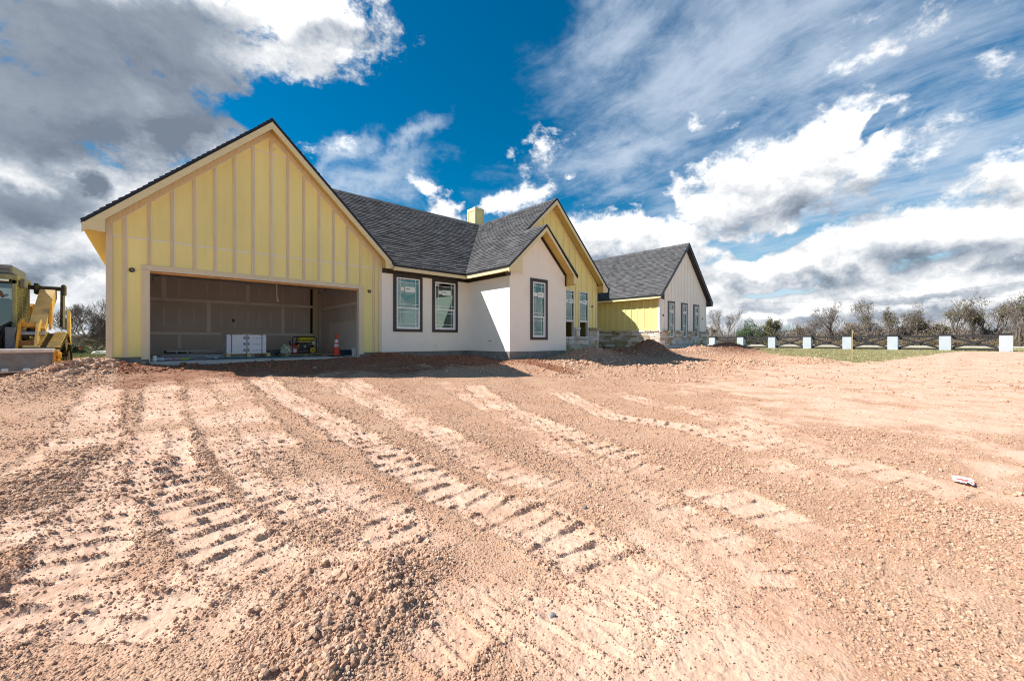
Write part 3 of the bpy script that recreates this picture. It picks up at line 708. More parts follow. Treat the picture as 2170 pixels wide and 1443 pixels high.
# ridge caps
def ridge_caps(p0, p1, m, name='ridge_cap', step=0.2):
    p0, p1 = Vector(p0), Vector(p1); d = (p1-p0); L = d.length; d.normalize(); side = Vector((0, 0, 1)).cross(d).normalized(); n = int(L/step)
    first = None; base = WPOS[roof.name]
    for i in range(n):
        if first is None:
            mb = MB(); w = 0.15; a = d*(step+0.03); dz = Vector((0, 0, -w*m))
            pts = [Vector((0, 0, 0.028)), side*w+dz+Vector((0, 0, 0.02)), -side*w+dz+Vector((0, 0, 0.02))]
            lo = [q-Vector((0, 0, 0.02)) for q in pts]
            vs = [q[:] for q in pts]+[(q+a-Vector((0, 0, 0.012)))[:] for q in pts]+[q[:] for q in lo]+[(q+a-Vector((0, 0, 0.012)))[:] for q in lo]
            mb.add(vs, [(0, 1, 4, 3), (0, 3, 5, 2), (0, 6, 7, 1), (0, 2, 8, 6), (1, 7, 10, 4), (2, 5, 11, 8)])
            me = bpy.data.meshes.new(name); me.from_pydata(mb.v, [], mb.f); me.materials.append(M_SHING_O); first = me
        o = bpy.data.objects.new(name, first); COL.objects.link(o); o.parent = roof; o.location = p0+d*(i*step)-base
ridge_caps((GRU, 12.25, GRZ+0.012), (GRU, 19.0, GRZ+0.012), GRM)
ridge_caps((2.6, MRV, ER+0.02), (12.3, MRV, ER+0.02), 0.87)
ridge_caps((YC, 10.80, CR+0.015), (YC, 16.0, CR+0.015), 0.93)
ridge_caps((WC, 10.5, WRZ+0.015), (WC, 16.5, WRZ+0.015), 0.97)
ridge_caps((SRU, 9.7, SZ+0.012), (SRU, 10.9, SZ+0.012), 0.93)
# fascia, drip edges, soffits
def rake(c, zr, m, e0, e1, v, wallv, fh=0.20, fm=M_FASC, sm=M_SOFF, de=0.055, back=None):
    for s, e in ((-1, e0), (1, e1)):
        half = abs(e-c); mm = (zr-EZ)/half if m is None else m
        f = lambda a, b, t: (a, t, b)
        def band(z0, z1, va, vb, name, mt):
            pl = [(c, zr-z1), (c+s*half, zr-z1-half*mm), (c+s*half, zr-z0-half*mm), (c, zr-z0)]
            MB().prism(ccw(pl), f, va, vb).build(name, mt, roof)
        band(-0.018, de, v-0.014, v-0.001, 'drip_edge', M_DRIP)
        band(de, de+fh, v, v+0.022, 'fascia', fm)
        band(de+0.10, de+0.118, v+0.023, wallv-0.031, 'soffit', sm)
def eave(p0, p1, fh=0.12, fm=M_FASC, top=0.055):
    """fascia along a level eave, p0/p1 on the deck edge; inward side is to the left of p0->p1"""
    p0, p1 = Vector(p0), Vector(p1); d = (p1-p0).normalized(); n = Vector((-d.y, d.x, 0)); L = (p1-p0).length
    M = Matrix.Translation(p0) @ Matrix((d, n, Vector((0, 0, 1)))).transposed().to_4x4()
    MB().box(0, L, 0.004, 0.026, -top-fh, -top, M=M).build('fascia', fm, roof)
    MB().box(0, L, -0.012, 0.003, -top-0.005, 0.004, M=M).build('drip_edge', M_DRIP, roof)
rake(GRU, GRZ, None, GE0, GE1, 12.25, GV)
eave((GE0, 19.9, EZ), (GE0, 12.275, EZ), 0.10); eave((8.66, MEV, MEZ), (8.66-2.75, MEV, MEZ)) if False else None
eave((GE1-0.05, MEV, MEZ), (8.69, MEV, MEZ))
MB().box(CEU+0.004, CEU+0.026, 9.725, MEV-0.001, MEZ-0.175, MEZ-0.055).build('fascia', M_FASC, roof)
MB().box(CEU-0.012, CEU+0.003, 9.70, MEV-0.013, MEZ-0.06, MEZ+0.004).build('drip_edge', M_DRIP, roof)
# level soffits and boxed corners
sf = MB()
sf.box(GE0+0.02, GL-0.006, 12.275, 19.8, 2.365, 2.375); sf.box(GR+0.006, GE1-0.0, 12.275, MV-0.03, 2.365, 2.375)
sf.box(GE1, CEU+0.027, MEV+0.03, MV-0.026, 2.357, 2.367); sf.box(CEU+0.028, BL-0.002, 9.73, MV-0.028, 2.346, 2.356)
sf.box(15.5+0.01, 15.84, 10.83, 14.8, 2.30, 2.31); sf.box(WE0+0.03, WL-0.03, 10.53, 14.8, 2.296, 2.306); sf.box(WR+0.01, WE1-0.02, 10.53, 15, 2.296, 2.306)
sf.box(BR+0.01, 12.22, 9.73, 11.1, 2.25, 2.26)
sf.build('eave_soffit', M_SOFF, roof)
def corner(pl, v0, v1, m=M_FASC): MB().prism(ccw(pl), lambda a, b, t: (a, t, b), v0, v1).build('eave_return', m, roof)
corner([(GE0+0.02, 2.36), (GL-0.0, 2.33), (GL-0.0, 2.62), (GE0+0.02, 2.42)], 12.252, 12.274)
corner([(GR, 2.33), (GE1-0.02, 2.36), (GE1-0.02, 2.42), (GR, 2.62)], 12.252, 12.274)
MB().box(GR+0.0, GR+0.02, 12.275, GV-0.03, 2.376, 2.68).build('eave_return', M_SOFF, roof)
MB().box(GL-0.022, GL-0.001, 12.275, GV+0.02, 2.376, 2.72).build('eave_return', M_FASC, roof)
rake(SRU, SZ, (SZ-MEZ)/(SRU-CEU), CEU, 12.24, 9.70, BV, 0.17)
rake_band(bay, SRU, SZ-0.17, 0.93, 1.72, BV-0.024, BV-0.001, 0.13, M_BLK, 'black_frieze') if False else None
pl = [(SRU, 3.82), (BR, 2.42), (BR, 2.56+0.03), (SRU, 3.98)]
MB().prism(ccw(pl), lambda a, b, t: (a, t, b), BV-0.026, BV-0.001).build('black_frieze', M_BLK, bay)
MB().box(BR-0.07, BR+0.002, BV-0.027, BV-0.001, 2.10, 2.50).build('black_frieze', M_BLK, bay)
corner([(CEU+0.02, 2.29), (BL+0.22, 2.22), (BL+0.22, 2.86), (CEU+0.02, 2.36)], 9.702, 9.722)
corner([(BR, 2.16), (12.22, 2.22), (12.22, 2.32), (BR, 2.53)], 9.702, 9.722)
MB().box(BR, BR+0.02, 9.723, YV-0.01, 2.16, 2.53).build('eave_return', M_SOFF, roof); MB().box(BR+0.02, 12.22, 9.723, YV-0.01, 2.155, 2.175).build('eave_return', M_SOFF, roof)
MB().box(BL-0.16, BL+0.02, BV-0.03, BV-0.004, 2.215, 2.345).build('black_frieze', M_BLK, bay)
rake(YC, CR, (CR-MEZ)/(YC-CEU), SRU+0.25, 15.86, 10.80, YV, 0.18)
MB().box(YR, YR+0.02, 10.823, YV-0.01, 2.22, 2.54).build('eave_return', M_SOFF, roof)
corner([(YR, 2.20), (15.84, 2.24), (15.84, 2.33), (YR, 2.60)], 10.802, 10.822)
rake(WC, WRZ, (WRZ-2.46)/(WE1-WC), WE0, WE1, 10.50, WV, 0.16, fm=M_DRIP, sm=mat('black_soffit', (0.035, 0.032, 0.034), 0.6))
corner([(WE0+0.0, 2.28), (WL, 2.22), (WL, 2.62), (WE0+0.0, 2.36)], 10.502, 10.522, MATS['black_soffit'])
corner([(WR, 2.20), (WE1-0.02, 2.24), (WE1-0.02, 2.33), (WR, 2.60)], 10.502, 10.522, MATS['black_soffit'])
MB().box(WR, WR+0.02, 10.523, WV-0.03, 2.2, 2.6).build('eave_return', MATS['black_soffit'], roof)
MB().box(WE0+0.004, WE0+0.026, 10.523, 19.8, 2.29, 2.40).build('fascia', M_FASC, roof)
MB().box(WE0-0.012, WE0+0.003, 10.50, 19.8, 2.40, 2.468).build('drip_edge', M_DRIP, roof)
# chimney chase
cb = (12.36, 12.90, 16.45, 17.10)
ch = MB().box(cb[0], cb[1], cb[2], cb[3], 4.5, 6.80).build('chimney', M_YEL, house)
tb = MB()
for (a, b, c, d) in ((cb[0]-.02, cb[0]+.07, cb[2]-.02, cb[2]), (cb[1]-.07, cb[1]+.02, cb[2]-.02, cb[2]), (cb[0]-.02, cb[0], cb[2], cb[2]+.07), (cb[0]-.02, cb[0], cb[3]-.07, cb[3]+.02)): tb.box(a, b, c, d, 4.5, 6.70)
tb.box(cb[0]-.022, cb[1]+.022, cb[2]-.022, cb[3]+.022, 6.70, 6.86); tb.build('chimney_trim', M_FASC, ch)

# --- stone skirting
def stones(parent_name, origin, ax, out, L, z0, ztop, holes, seed, cap=True, e=0.0):
    """courses of split limestone on a wall: ax along the wall, out away from it"""
    r = random.Random(seed); ax = Vector(ax); out = Vector(out); o = Vector(origin)
    bk = MB(); M = Matrix.Translation(o) @ Matrix((ax, out, Vector((0, 0, 1)))).transposed().to_4x4()
    wall = None; pieces = []
    z = z0
    rows = []
    while z < ztop-0.05:
        h = r.choice((0.10, 0.13, 0.17, 0.20)); h = min(h, ztop-z)
        if ztop-(z+h) < 0.07: h = ztop-z
        rows.append((z, h)); z += h
    body = [(0, L, z0, ztop)]
    def cut(rect):
        rs = [rect]
        for (hx0, hx1, hz0, hz1) in holes:
            nr = []
            for (a, b, c, d) in rs:
                if b <= hx0 or a >= hx1 or d <= hz0 or c >= hz1: nr.append((a, b, c, d)); continue
                if a < hx0: nr.append((a, hx0, c, d))
                if b > hx1: nr.append((hx1, b, c, d))
                if c < hz0: nr.append((max(a, hx0), min(b, hx1), c, hz0))
                if d > hz1: nr.append((max(a, hx0), min(b, hx1), hz1, d))
            rs = nr
        return [q for q in rs if q[1]-q[0] > 0.03 and q[3]-q[2] > 0.03]
    for q in cut((0, L, z0, ztop)): bk.box(q[0], q[1], 0.0, 0.055, q[2], q[3], M=M)
    wall = bk.build(parent_name, M_MORT, house)
    def piece(q, depth, m):
        x0, x1, c, d = q; g_ = 0.006; mb = MB(); n = 0.012
        j = lambda k: (r.random()-0.5)*k
        f0 = [(x0+g_, c+g_), (x1-g_, c+g_), (x1-g_, d-g_), (x0+g_, d-g_)]
        vs = [(x, 0.04, zz) for x, zz in f0]+[(x+j(.008), depth-0.016, zz+j(.008)) for x, zz in f0]
        f1 = [(x0+g_+n, c+g_+n), (x1-g_-n, c+g_+n), (x1-g_-n, d-g_-n), (x0+g_+n, d-g_-n)]
        vs += [(x+j(.012), depth+j(.018), zz+j(.012)) for x, zz in f1]
        vs.append(((x0+x1)/2+j(.1), depth+0.006+j(.016), (c+d)/2+j(.03)))
        fs = [(i, (i+1) % 4, 4+(i+1) % 4, 4+i) for i in range(4)]+[(4+i, 4+(i+1) % 4, 8+(i+1) % 4, 8+i) for i in range(4)]+[(8+i, 8+(i+1) % 4, 12) for i in range(4)]
        mb.add([tuple(M @ Vector(p)) for p in vs], fs); mb.build('stone', m, wall)
    for (z, h) in rows:
        x = -r.random()*0.2
        while x < L:
            w = r.uniform(0.22, 0.62)*(0.8 if h > 0.15 else 1.0)
            m = r.choice((M_STONE, M_STONE_W, M_STONE, M_STONE_T, M_STONE_W))
            for q in cut((max(x, 0), min(x+w, L), z, z+h)): piece(q, r.uniform(0.075, 0.105), m)
            x += w
    if cap:
        x = -0.05
        while x < L:
            w = r.uniform(0.3, 0.6)
            for q in cut((max(x, -e), min(x+w, L+e), ztop, ztop+0.12)): piece(q, r.uniform(0.13, 0.16), r.choice((M_STONE_W, M_STONE, M_STONE_T)))
            x += w
stones('stone_skirt', (BR+0.002, YV-0.001, 0), (1, 0, 0), (0, -1, 0), YR+0.06-BR, -0.62, 0.46,
       [(fD[0]-BR-0.01, fD[1]-BR+0.01, 0.115, 1), (fE[0]-BR-0.01, fE[1]-BR+0.01, 0.12, 1)], 3, e=0.05)
stones('stone_skirt', (WL-0.1, WV-0.001, 0), (1, 0, 0), (0, -1, 0), WR-WL+0.2, -0.62, 0.46,
       [(f[0]-WL+0.1-0.01, f[1]-WL+0.1+0.01, 0.195, 1) for f in fW], 5, e=0.05)
stones('stone_skirt', (WL-0.001, WV-0.0, 0), (0, 1, 0), (-1, 0, 0), 4.1, -0.62, 0.46, [], 9)
stones('stone_skirt', (YR+0.001, YV-0.0, 0), (0, 1, 0), (1, 0, 0), 2.0, -0.62, 0.46, [], 11)
# ---------------------------------------------------------------- the ground
CP = np.array([(0,0,-1.25),(2,2,-1.25),(4,-1,-1.25),(-2,3,-1.2),(-1,6,-1.06),(0,8.5,-.90),(1.5,10.1,-.78),(-.9,10.6,-.76),(0.4,12.2,-.60),(2.2,12.2,-.57),(3,12.2,-.56),(4.7,12.2,-.52),(-1.2,12.2,-.56),
 (-3,12,-.70),(-2.2,13.3,-.68),(-2.2,12.6,-.75),(-2.2,11.8,-.77),(-1.8,12.9,-.72),(-2,10.5,-.76),(-6,8,-.85),(-5,4,-1.1),(3.5,9.6,-.85),(5.5,8.8,-.92),(7.9,7.8,-1.0),(5.5,11.6,-.55),(8.6,10.2,-.74),(9.0,9.9,-.68),(10.5,9.7,-.66),(12,9.6,-.6),
 (3,6,-1.1),(6,4,-1.15),(9,3,-1.1),(12,6,-1.0),(15,4,-1.0),(10,7.5,-.95),(14,8,-.85),(18,7,-.85),(22,7,-.8),(20,2,-.95),(25,5,-.82),(14.,10.9,-.52),(17,11,-.5),(17,14,-.5),(21,10.2,-.48),(24,10.2,-.48),(27,10,-.55),
 (30,0,-.8),(40,-2.4,-.70),(41,13,-.72),(33,5,-.78),(45,20,-.8),(50,0,-.8),(60,30,-.82),(20,-10,-1.1),(0,-10,-1.3),(-20,0,-1.2),(-20,20,-.9),(-3,37,-.85),(-10,25,-.8),(0,60,-.9),(70,70,-.9),(100,0,-.9),(60,-40,-1),(40,-20,-.95),
 (-1.6,17,-.60),(-3,22,-.72)], float)
def _phi(r2): return np.sqrt(r2+1.0)
_K = _phi((CP[:, None, 0]-CP[None, :, 0])**2+(CP[:, None, 1]-CP[None, :, 1])**2)
_n = len(CP); _A = np.zeros((_n+1, _n+1)); _A[:_n, :_n] = _K; _A[:_n, _n] = 1; _A[_n, :_n] = 1
_W = np.linalg.solve(_A, np.r_[CP[:, 2], 0])
def h2(ix, iy, seed):
    x = (ix.astype(np.int64)*374761393+iy.astype(np.int64)*668265263+seed*974634777) & 0xffffffff
    x = ((x ^ (x >> 13))*1274126177) & 0xffffffff; x = x ^ (x >> 16)
    return (x & 0xffffff).astype(np.float64)/float(0xffffff)
def vnoise(x, y, seed=0):
    xi = np.floor(x); yi = np.floor(y); fx = x-xi; fy = y-yi; xi = xi.astype(np.int64); yi = yi.astype(np.int64)
    u = fx*fx*fx*(fx*(fx*6-15)+10); v = fy*fy*fy*(fy*(fy*6-15)+10)
    def gr(dx, dy):
        a = h2(xi+dx, yi+dy, seed)*2*np.pi
        return np.cos(a)*(fx-dx)+np.sin(a)*(fy-dy)
    n0 = gr(0, 0)*(1-u)+gr(1, 0)*u; n1 = gr(0, 1)*(1-u)+gr(1, 1)*u
    return (n0*(1-v)+n1*v)*1.4
def fbm(x, y, oct=4, seed=0, gain=0.5):
    s = 0; a = 1.0; t = 0
    for i in range(oct): s = s+a*vnoise(x, y, seed+i*17); t += a; a *= gain; x = x*2.03+11.7; y = y*2.03+5.3
    return s/t
def worley(x, y, seed=0):
    """distance to nearest cell point, cell tone"""
    xi = np.floor(x).astype(np.int64); yi = np.floor(y).astype(np.int64)
    best = np.full(x.shape, 9.0); tone = np.zeros(x.shape)
    for dx in (-1, 0, 1):
        for dy in (-1, 0, 1):
            cx = xi+dx; cy = yi+dy
            px = cx+h2(cx, cy, seed); py = cy+h2(cx, cy, seed+5)
            d = (px-x)**2+(py-y)**2; m = d < best
            best = np.where(m, d, best); tone = np.where(m, h2(cx, cy, seed+9), tone)
    return np.sqrt(best), tone
def sstep(a, b, x):
    t = np.clip((x-a)/(b-a), 0, 1); return t*t*(3-2*t)
PILES = [(7.4, 11.5, 1.7, 0.55, .10, 0), (12.6, 9.3, 1.3, 0.75, .25, 10), (11.6, 8.4, 1.9, 0.9, .10, 0), (14.3, 9.6, 1.8, .9, .16, 0), (17.9, 9.7, 1.0, .75, .50, 0), (16.6, 9.6, 1.6, .7, .24, 0),
         (21.5, 8.9, 1.8, .8, .22, 0), (24.6, 8.5, 2.0, .7, .42, -12), (27.5, 6.8, 2.5, .8, .12, -20), (26, 4.4, 2.4, .9, .16, 0), (17.0, 5.4, 2.4, .8, .13, 20), (20.5, 3.9, 2.0, .7, .15, 10),
         (14, 6.6, 2.5, .9, .08, 0), (-1.3, 11.7, .8, .4, .09, 20), (5.6, 12.05, .9, .35, .06, 0), (0.7, 12.2, .25, .15, .05, 0)]
def base_h(x, y):
    x = np.asarray(x, float); y = np.asarray(y, float); z = np.full(x.shape, _W[_n])
    for i in range(_n): z = z+_W[i]*np.sqrt((x-CP[i, 0])**2+(y-CP[i, 1])**2+1.0)
    r = np.hypot(x, y); z = np.where(r > 110, -0.9, z*(1-sstep(70, 110, r))-0.9*sstep(70, 110, r))
    for (px, py, a, b, h, rot) in PILES:
        c, s = math.cos(math.radians(rot)), math.sin(math.radians(rot)); dx = x-px; dy = y-py
        q = ((dx*c+dy*s)/a)**2+((-dx*s+dy*c)/b)**2; z = z+h*np.exp(-q*1.1)
    return z
def unpix(px, py):
    """ground point seen at a bearing"""
    z = -1.1
    for _ in range(12):
        d = z*FPX/(721.5-py); s = (px-1085)/FPX*d; x, y = SA*s+CA*d, -CA*s+SA*d
        z = 0.5*z+0.5*float(base_h(np.array([x]), np.array([y]))[0])
    return x, y
# tracks left by the loader: way points, width, pitch of the cleats
def road(pts, w, pitch, depth, clarity): return ([unpix(*p) for p in pts], w, pitch, depth, clarity)
TRACKS = [road([(535, 795), (625, 855), (725, 910), (820, 962), (930, 1030), (1050, 1085), (1185, 1150), (1300, 1212), (1430, 1300)], .46, .20, .020, .88),
          road([(283, 915), (268, 980), (250, 1040), (212, 1110), (165, 1180), (60, 1300)], .44, .18, .024, .9),
          road([(340, 905), (350, 980), (372, 1040), (430, 1110), (520, 1165), (640, 1230)], .46, .18, .024, .9),
          road([(500, 1175), (380, 1250), (240, 1350), (120, 1440)], .50, .17, .026, .9), road([(260, 1190), (150, 1270), (20, 1400)], .5, .17, .026, .9),
          road([(1180, 830), (1300, 885), (1440, 905), (1520, 925), (1640, 960)], .46, .20, .020, .8), road([(1000, 815), (1060, 862), (1200, 920), (1380, 985)], .42, .20, .018, .7),
          road([(420, 820), (440, 870), (500, 960), (590, 1040), (700, 1110)], .42, .16, .012, .45), road([(1100, 1200), (1000, 1270), (860, 1360), (760, 1440)], .5, .16, .02, .5),
          road([(1430, 1180), (1350, 1260), (1180, 1360)], .5, .16, .022, .5), road([(900, 790), (1010, 850), (1200, 960), (1460, 1120)], .4, .16, .01, .3),
          road([(1700, 1120), (1900, 1180), (2200, 1290)], .5, .2, .015, .35), road([(1560, 960), (1800, 1050), (2100, 1110)], .5, .2, .012, .35), road([(230, 800), (200, 860), (150, 940), (60, 1030)], .42, .16, .012, .5),
          road([(640, 1150), (520, 1230), (400, 1330), (300, 1430)], .5, .16, .024, .7), road([(130, 960), (80, 1040), (10, 1120)], .5, .17, .02, .7), road([(880, 1100), (790, 1150), (690, 1250), (600, 1400)], .45, .16, .018, .45),
          road([(740, 800), (860, 880), (1010, 960), (1160, 1030), (1330, 1100)], .42, .15, .012, .45), road([(1240, 1010), (1400, 1080), (1560, 1180), (1700, 1330)], .5, .16, .018, .35), road([(1090, 1440), (1200, 1330), (1280, 1200)], .5, .16, .02, .5),
          road([(660, 790), (780, 850), (900, 905), (1040, 985), (1150, 1040)], .44, .2, .018, .6), road([(340, 800), (345, 850), (330, 905)], .44, .2, .016, .7), road([(980, 1040), (1100, 1080), (1240, 1160), (1360, 1260)], .46, .2, .02, .75), road([(330, 1250), (200, 1350), (90, 1430)], .5, .18, .022, .75), road([(225, 800), (205, 870), (185, 960), (130, 1060), (40, 1180)], .44, .18, .018, .7), road([(470, 800), (520, 880), (600, 970), (700, 1050), (800, 1110), (930, 1180)], .46, .2, .016, .6),
          road([(560, 1020), (650, 1090), (760, 1160)], .44, .18, .018, .6), road([(1290, 830), (1420, 862), (1600, 900), (1800, 960)], .5, .2, .016, .5), road([(1500, 900), (1700, 950), (1900, 1010), (2160, 1080)], .5, .2, .014, .45), road([(1240, 960), (1420, 1010), (1600, 1080), (1850, 1200)], .46, .2, .014, .45), road([(640, 1000), (760, 1060), (860, 1130), (960, 1220)], .46, .19, .016, .5)]
RIDGES = [([(585, 1440), (690, 1340), (790, 1265), (850, 1210)], .20, .060), ([(700, 1420), (790, 1350), (845, 1300)], .13, .040), ([(20, 1075), (110, 1000), (215, 955)], .22, .035), ([(30, 830), (130, 800), (250, 770)], .5, .05)]
RIDGES = [([unpix(*p) for p in pts], w, h) for pts, w, h in RIDGES]
def ridge_field(x, y):
    m = np.zeros(x.shape); hh = np.zeros(x.shape)
    for pts, w, h in RIDGES:
        for (ax, ay), (bx, by) in zip(pts[:-1], pts[1:]):
            dx, dy = bx-ax, by-ay; t = np.clip(((x-ax)*dx+(y-ay)*dy)/(dx*dx+dy*dy), 0, 1); d = np.hypot(x-ax-t*dx, y-ay-t*dy)
            k = np.exp(-(d/w)**2); m = np.maximum(m, k); hh = np.maximum(hh, k*h)
    return m, hh
def track_fields(x, y):
    comp = np.zeros(x.shape); rel = np.zeros(x.shape); edge = np.zeros(x.shape)
    wob = fbm(x*2.2, y*2.2, 3, 40)*0.13
    brk = fbm(x*1.3+7, y*1.3, 3, 90)
    for ti, (pts, w, pitch, depth, cl) in enumerate(TRACKS):
        acc = 0.0; bd = np.full(x.shape, 99.0); bt = np.zeros(x.shape); bs = np.zeros(x.shape)
        xs = [p[0] for p in pts]; ys = [p[1] for p in pts]
        msk = (x > min(xs)-1) & (x < max(xs)+1) & (y > min(ys)-1) & (y < max(ys)+1)
        if not msk.any(): continue
        X = x[msk]; Y = y[msk]; bd = np.full(X.shape, 99.0); bt = np.zeros(X.shape); bs = np.zeros(X.shape)
        for i in range(len(pts)-1):
            ax, ay = pts[i]; bx, by = pts[i+1]; dx, dy = bx-ax, by-ay; L = math.hypot(dx, dy)
            t = np.clip(((X-ax)*dx+(Y-ay)*dy)/(L*L), 0, 1); qx = X-(ax+t*dx); qy = Y-(ay+t*dy); d = np.hypot(qx, qy)
            m = d < bd; bd = np.where(m, d, bd); bt = np.where(m, acc+t*L, bt); bs = np.where(m, np.sign(dx*qy-dy*qx)*d, bs); acc += L
        bd = bd+wob[msk]
        k = sstep(w*0.5+0.04, w*0.5-0.05, bd)*np.clip(cl+brk[msk]*(0.7+1.0*(1-cl))+0.10, 0, 1)*sstep(0, 0.3, bt)*sstep(acc, acc-0.3, bt)
        ph = (bt+0.06*np.abs(bs)*0+wob[msk]*0.3)/pitch
        ridge = np.abs((ph % 1.0)-0.5)*2                      # 1 on the ridge between two cleats
        rg = sstep(0.74, 0.96, ridge)*np.clip(0.85+fbm(X*6, Y*6, 2, 200+ti)*1.5, 0.05, 1.4)
        mid = np.exp(-((bs)/0.025)**2)*0.5
        comp[msk] = np.maximum(comp[msk], k*(1-0.75*np.clip(rg, 0, 1)))
        rel[msk] = rel[msk]*(1-k)+k*(-depth*0.45+depth*1.15*rg+depth*0.4*mid)
        em = np.exp(-((bd-w*0.5-0.03)/0.05)**2)*0.7*cl*sstep(0, 0.3, bt)*sstep(acc, acc-0.3, bt)
        edge[msk] = np.maximum(edge[msk], em)
    return comp, rel, edge
_bx = [1400, 1480, 1600, 1700, 1800, 1880, 1950, 2020, 2140, 2400]; _by = [26, 25.5, 23.7, 19.5, 17.0, 17.6, 21.0, 25.5, 27.5, 29]
PAD = (1100, 1250, 1.0)
def fields(x, y):
    """masks of the ground: compacted, grass, and the fine relief"""
    d = CA*x+SA*y; s = SA*x-CA*y; az = np.where(d > 0.5, 1085+FPX*s/np.maximum(d, 0.5), np.where(s > 0, 3500, -2500))
    r = np.hypot(x, y)
    n1 = fbm(x*0.5, y*0.5, 4, 3); n2 = fbm(x*1.7+3, y*1.7, 4, 8); n3 = fbm(x*0.16, y*0.16, 3, 21)
    comp, rel, edge = track_fields(x, y)
    # driven-over, flat earth: the yard to the right and the patch at the photographer's feet
    yard = sstep(2.6, 8.8, x-0.45*y+n1*2.6+n2)*sstep(2.2, -2.2, y-3.3-0.12*x+n1*1.6)
    foot_ = np.exp(-(((x-1.9)/1.25)**2+((y-0.9)/0.75)**2)*1.1)+np.exp(-(((x-1.2)/.8)**2+((y-2.2)/.5)**2)*1.6)*0.7
    left_ = np.exp(-(((x+0.3)/1.1)**2+((y-2.7)/1.1)**2)*1.1)*0.9
    flat = np.clip(yard*0.9+foot_*0.95+left_*0.7+n2*0.9+n1*0.5-0.05, 0, 1)
    comp = np.maximum(comp, sstep(0.15, 1.0, flat)*0.9*(1-edge*0.7))
    rm, rh = ridge_field(x, y); comp = comp*(1-0.92*sstep(0.12, 0.6, rm)); edge = np.maximum(edge, rm*1.1); rel = rel*(1-rm)+rh*(0.75+1.3*fbm(x*5, y*5, 3, 71))
    pile = np.zeros(x.shape)
    for (px, py, a, b, h, rot) in PILES:
        pile = np.maximum(pile, np.exp(-(((x-px)/a)**2+((y-py)/b)**2)))
    near_house = sstep(1.9, 0.3, np.where(x < 8.9, 12.4-y, 9.9-y)*1.0)*((x > -1) & (x < 28))
    comp = comp*(1-0.9*sstep(0.15, 0.5, pile))*(1-0.8*near_house)
    gb = np.interp(az, _bx, _by)
    grass = sstep(-1.2, 1.2, d-gb+n1*2.6+n2*3.0)*(az > 1380)
    grass = np.where((az < 700) & (y > 8), sstep(15.2, 17.0, d+n1*1.5)*sstep(-0.9, -1.3, x), grass)
    grass = np.maximum(grass, sstep(34, 46, r))
    # stray weeds on the berms
    weeds = sstep(0.28, 0.5, n2)*np.exp(-((d-13.5)/2.5)**2)*((az > 1180) & (az < 1700))*0.5
    rough = 1-comp
    shade_tone = np.clip(sstep(3.3, 1.7, np.where(x < 8.9, 12.4-y, 9.7-y)+n2*1.5+n1*0.8)*((x > -0.5) & (x < 9.5)), 0, 1)  # house shade painted into the earth colour, ragged edge, in front of the garage
    for (px, py, a, b) in ((17.2, 9.8, 2.4, 1.5), (24.8, 8.4, 2.6, 1.2), (15.0, 9.9, 1.6, 1.1), (9.4, 9.6, 1.0, .5)): shade_tone = np.maximum(shade_tone, np.exp(-(((x-px)/a)**2+((y-py)/b)**2)*0.9))  # heaps in the gable shadows get the same painted shade
    return comp, rel, edge, grass, rough, pile, n1, n2, n3, weeds, shade_tone
def inside_house(x, y, m=0.0):
    return ((x > -.6+m) & (x < 9.2) & (y > 12.66+m)) | ((x > 9.12+m) & (x < 12.0-m) & (y > 10.2+m)) | ((x >= 9.2) & (x < 15.4-m) & (y > 11.3+m)) | ((x >= 15.3) & (x < 20.9) & (y > 15+m)) | ((x > 20.85+m) & (x < 26.9-m) & (y > 10.95+m))
def height(x, y, F=None, detail=1.0):
    f = F if F is not None else fields(x, y)
    comp, rel, edge, grass, rough, pile, n1, n2, n3, weeds = f[:10]
    z = base_h(x, y)
    r = np.hypot(x, y)
    soft = 1-sstep(26, 40, r)
    z = z+(n1*0.035+n2*0.020)*(0.4+0.6*rough)*soft*np.clip(r/3.0, 0.45, 1)
    z = z+rel*soft
    rg = np.clip(rough+edge*0.8, 0, 1.6)*(1-0.75*grass)*soft
    windrow = np.clip(fbm(x*0.9, y*0.9, 3, 61)*1.6+0.55, 0.1, 1.5)
    w1, t1 = worley(x*21+n2*0.6, y*21, 2); w2, t2 = worley(x*47, y*47, 6); w3, t3 = worley(x*5.5+n2, y*5.5, 12)
    big = np.clip(1-w3*1.5, 0, 1)**0.8*(t3 > 0.62)*(t3-0.4)
    clod = np.clip(1-w1*1.35, 0, 1)**0.7*(0.3+0.9*t1)
    fine = np.clip(1-w2*1.35, 0, 1)**0.7*(0.3+0.9*t2)
    z = z+rg*windrow*(0.016*clod+0.007*fine+0.038*big*(0.10+pile+edge*1.2))+edge*0.018*soft*(0.6+n2)
    z = z+pile*0.10*fbm(x*3.2, y*3.2, 4, 33)*soft
    z = z+(0.006*fbm(x*16, y*16, 4, 55)+0.003*fine*(t2 > 0.4)+0.006*clod*(t1 > 0.72))*comp*soft
    z = np.where(inside_house(x, y), np.minimum(z, -0.80), z)
    apron = (x > -0.35) & (x < 5.2) & (y > 12.38) & (y < 12.68)
    z = np.where(apron, np.minimum(z, -0.55+0.02*n2), z)
    z = np.where((x > -0.05) & (x < 4.9) & (y > 12.1) & (y <= 12.38), np.minimum(z, -0.515+0.03*n2), z)
    return z
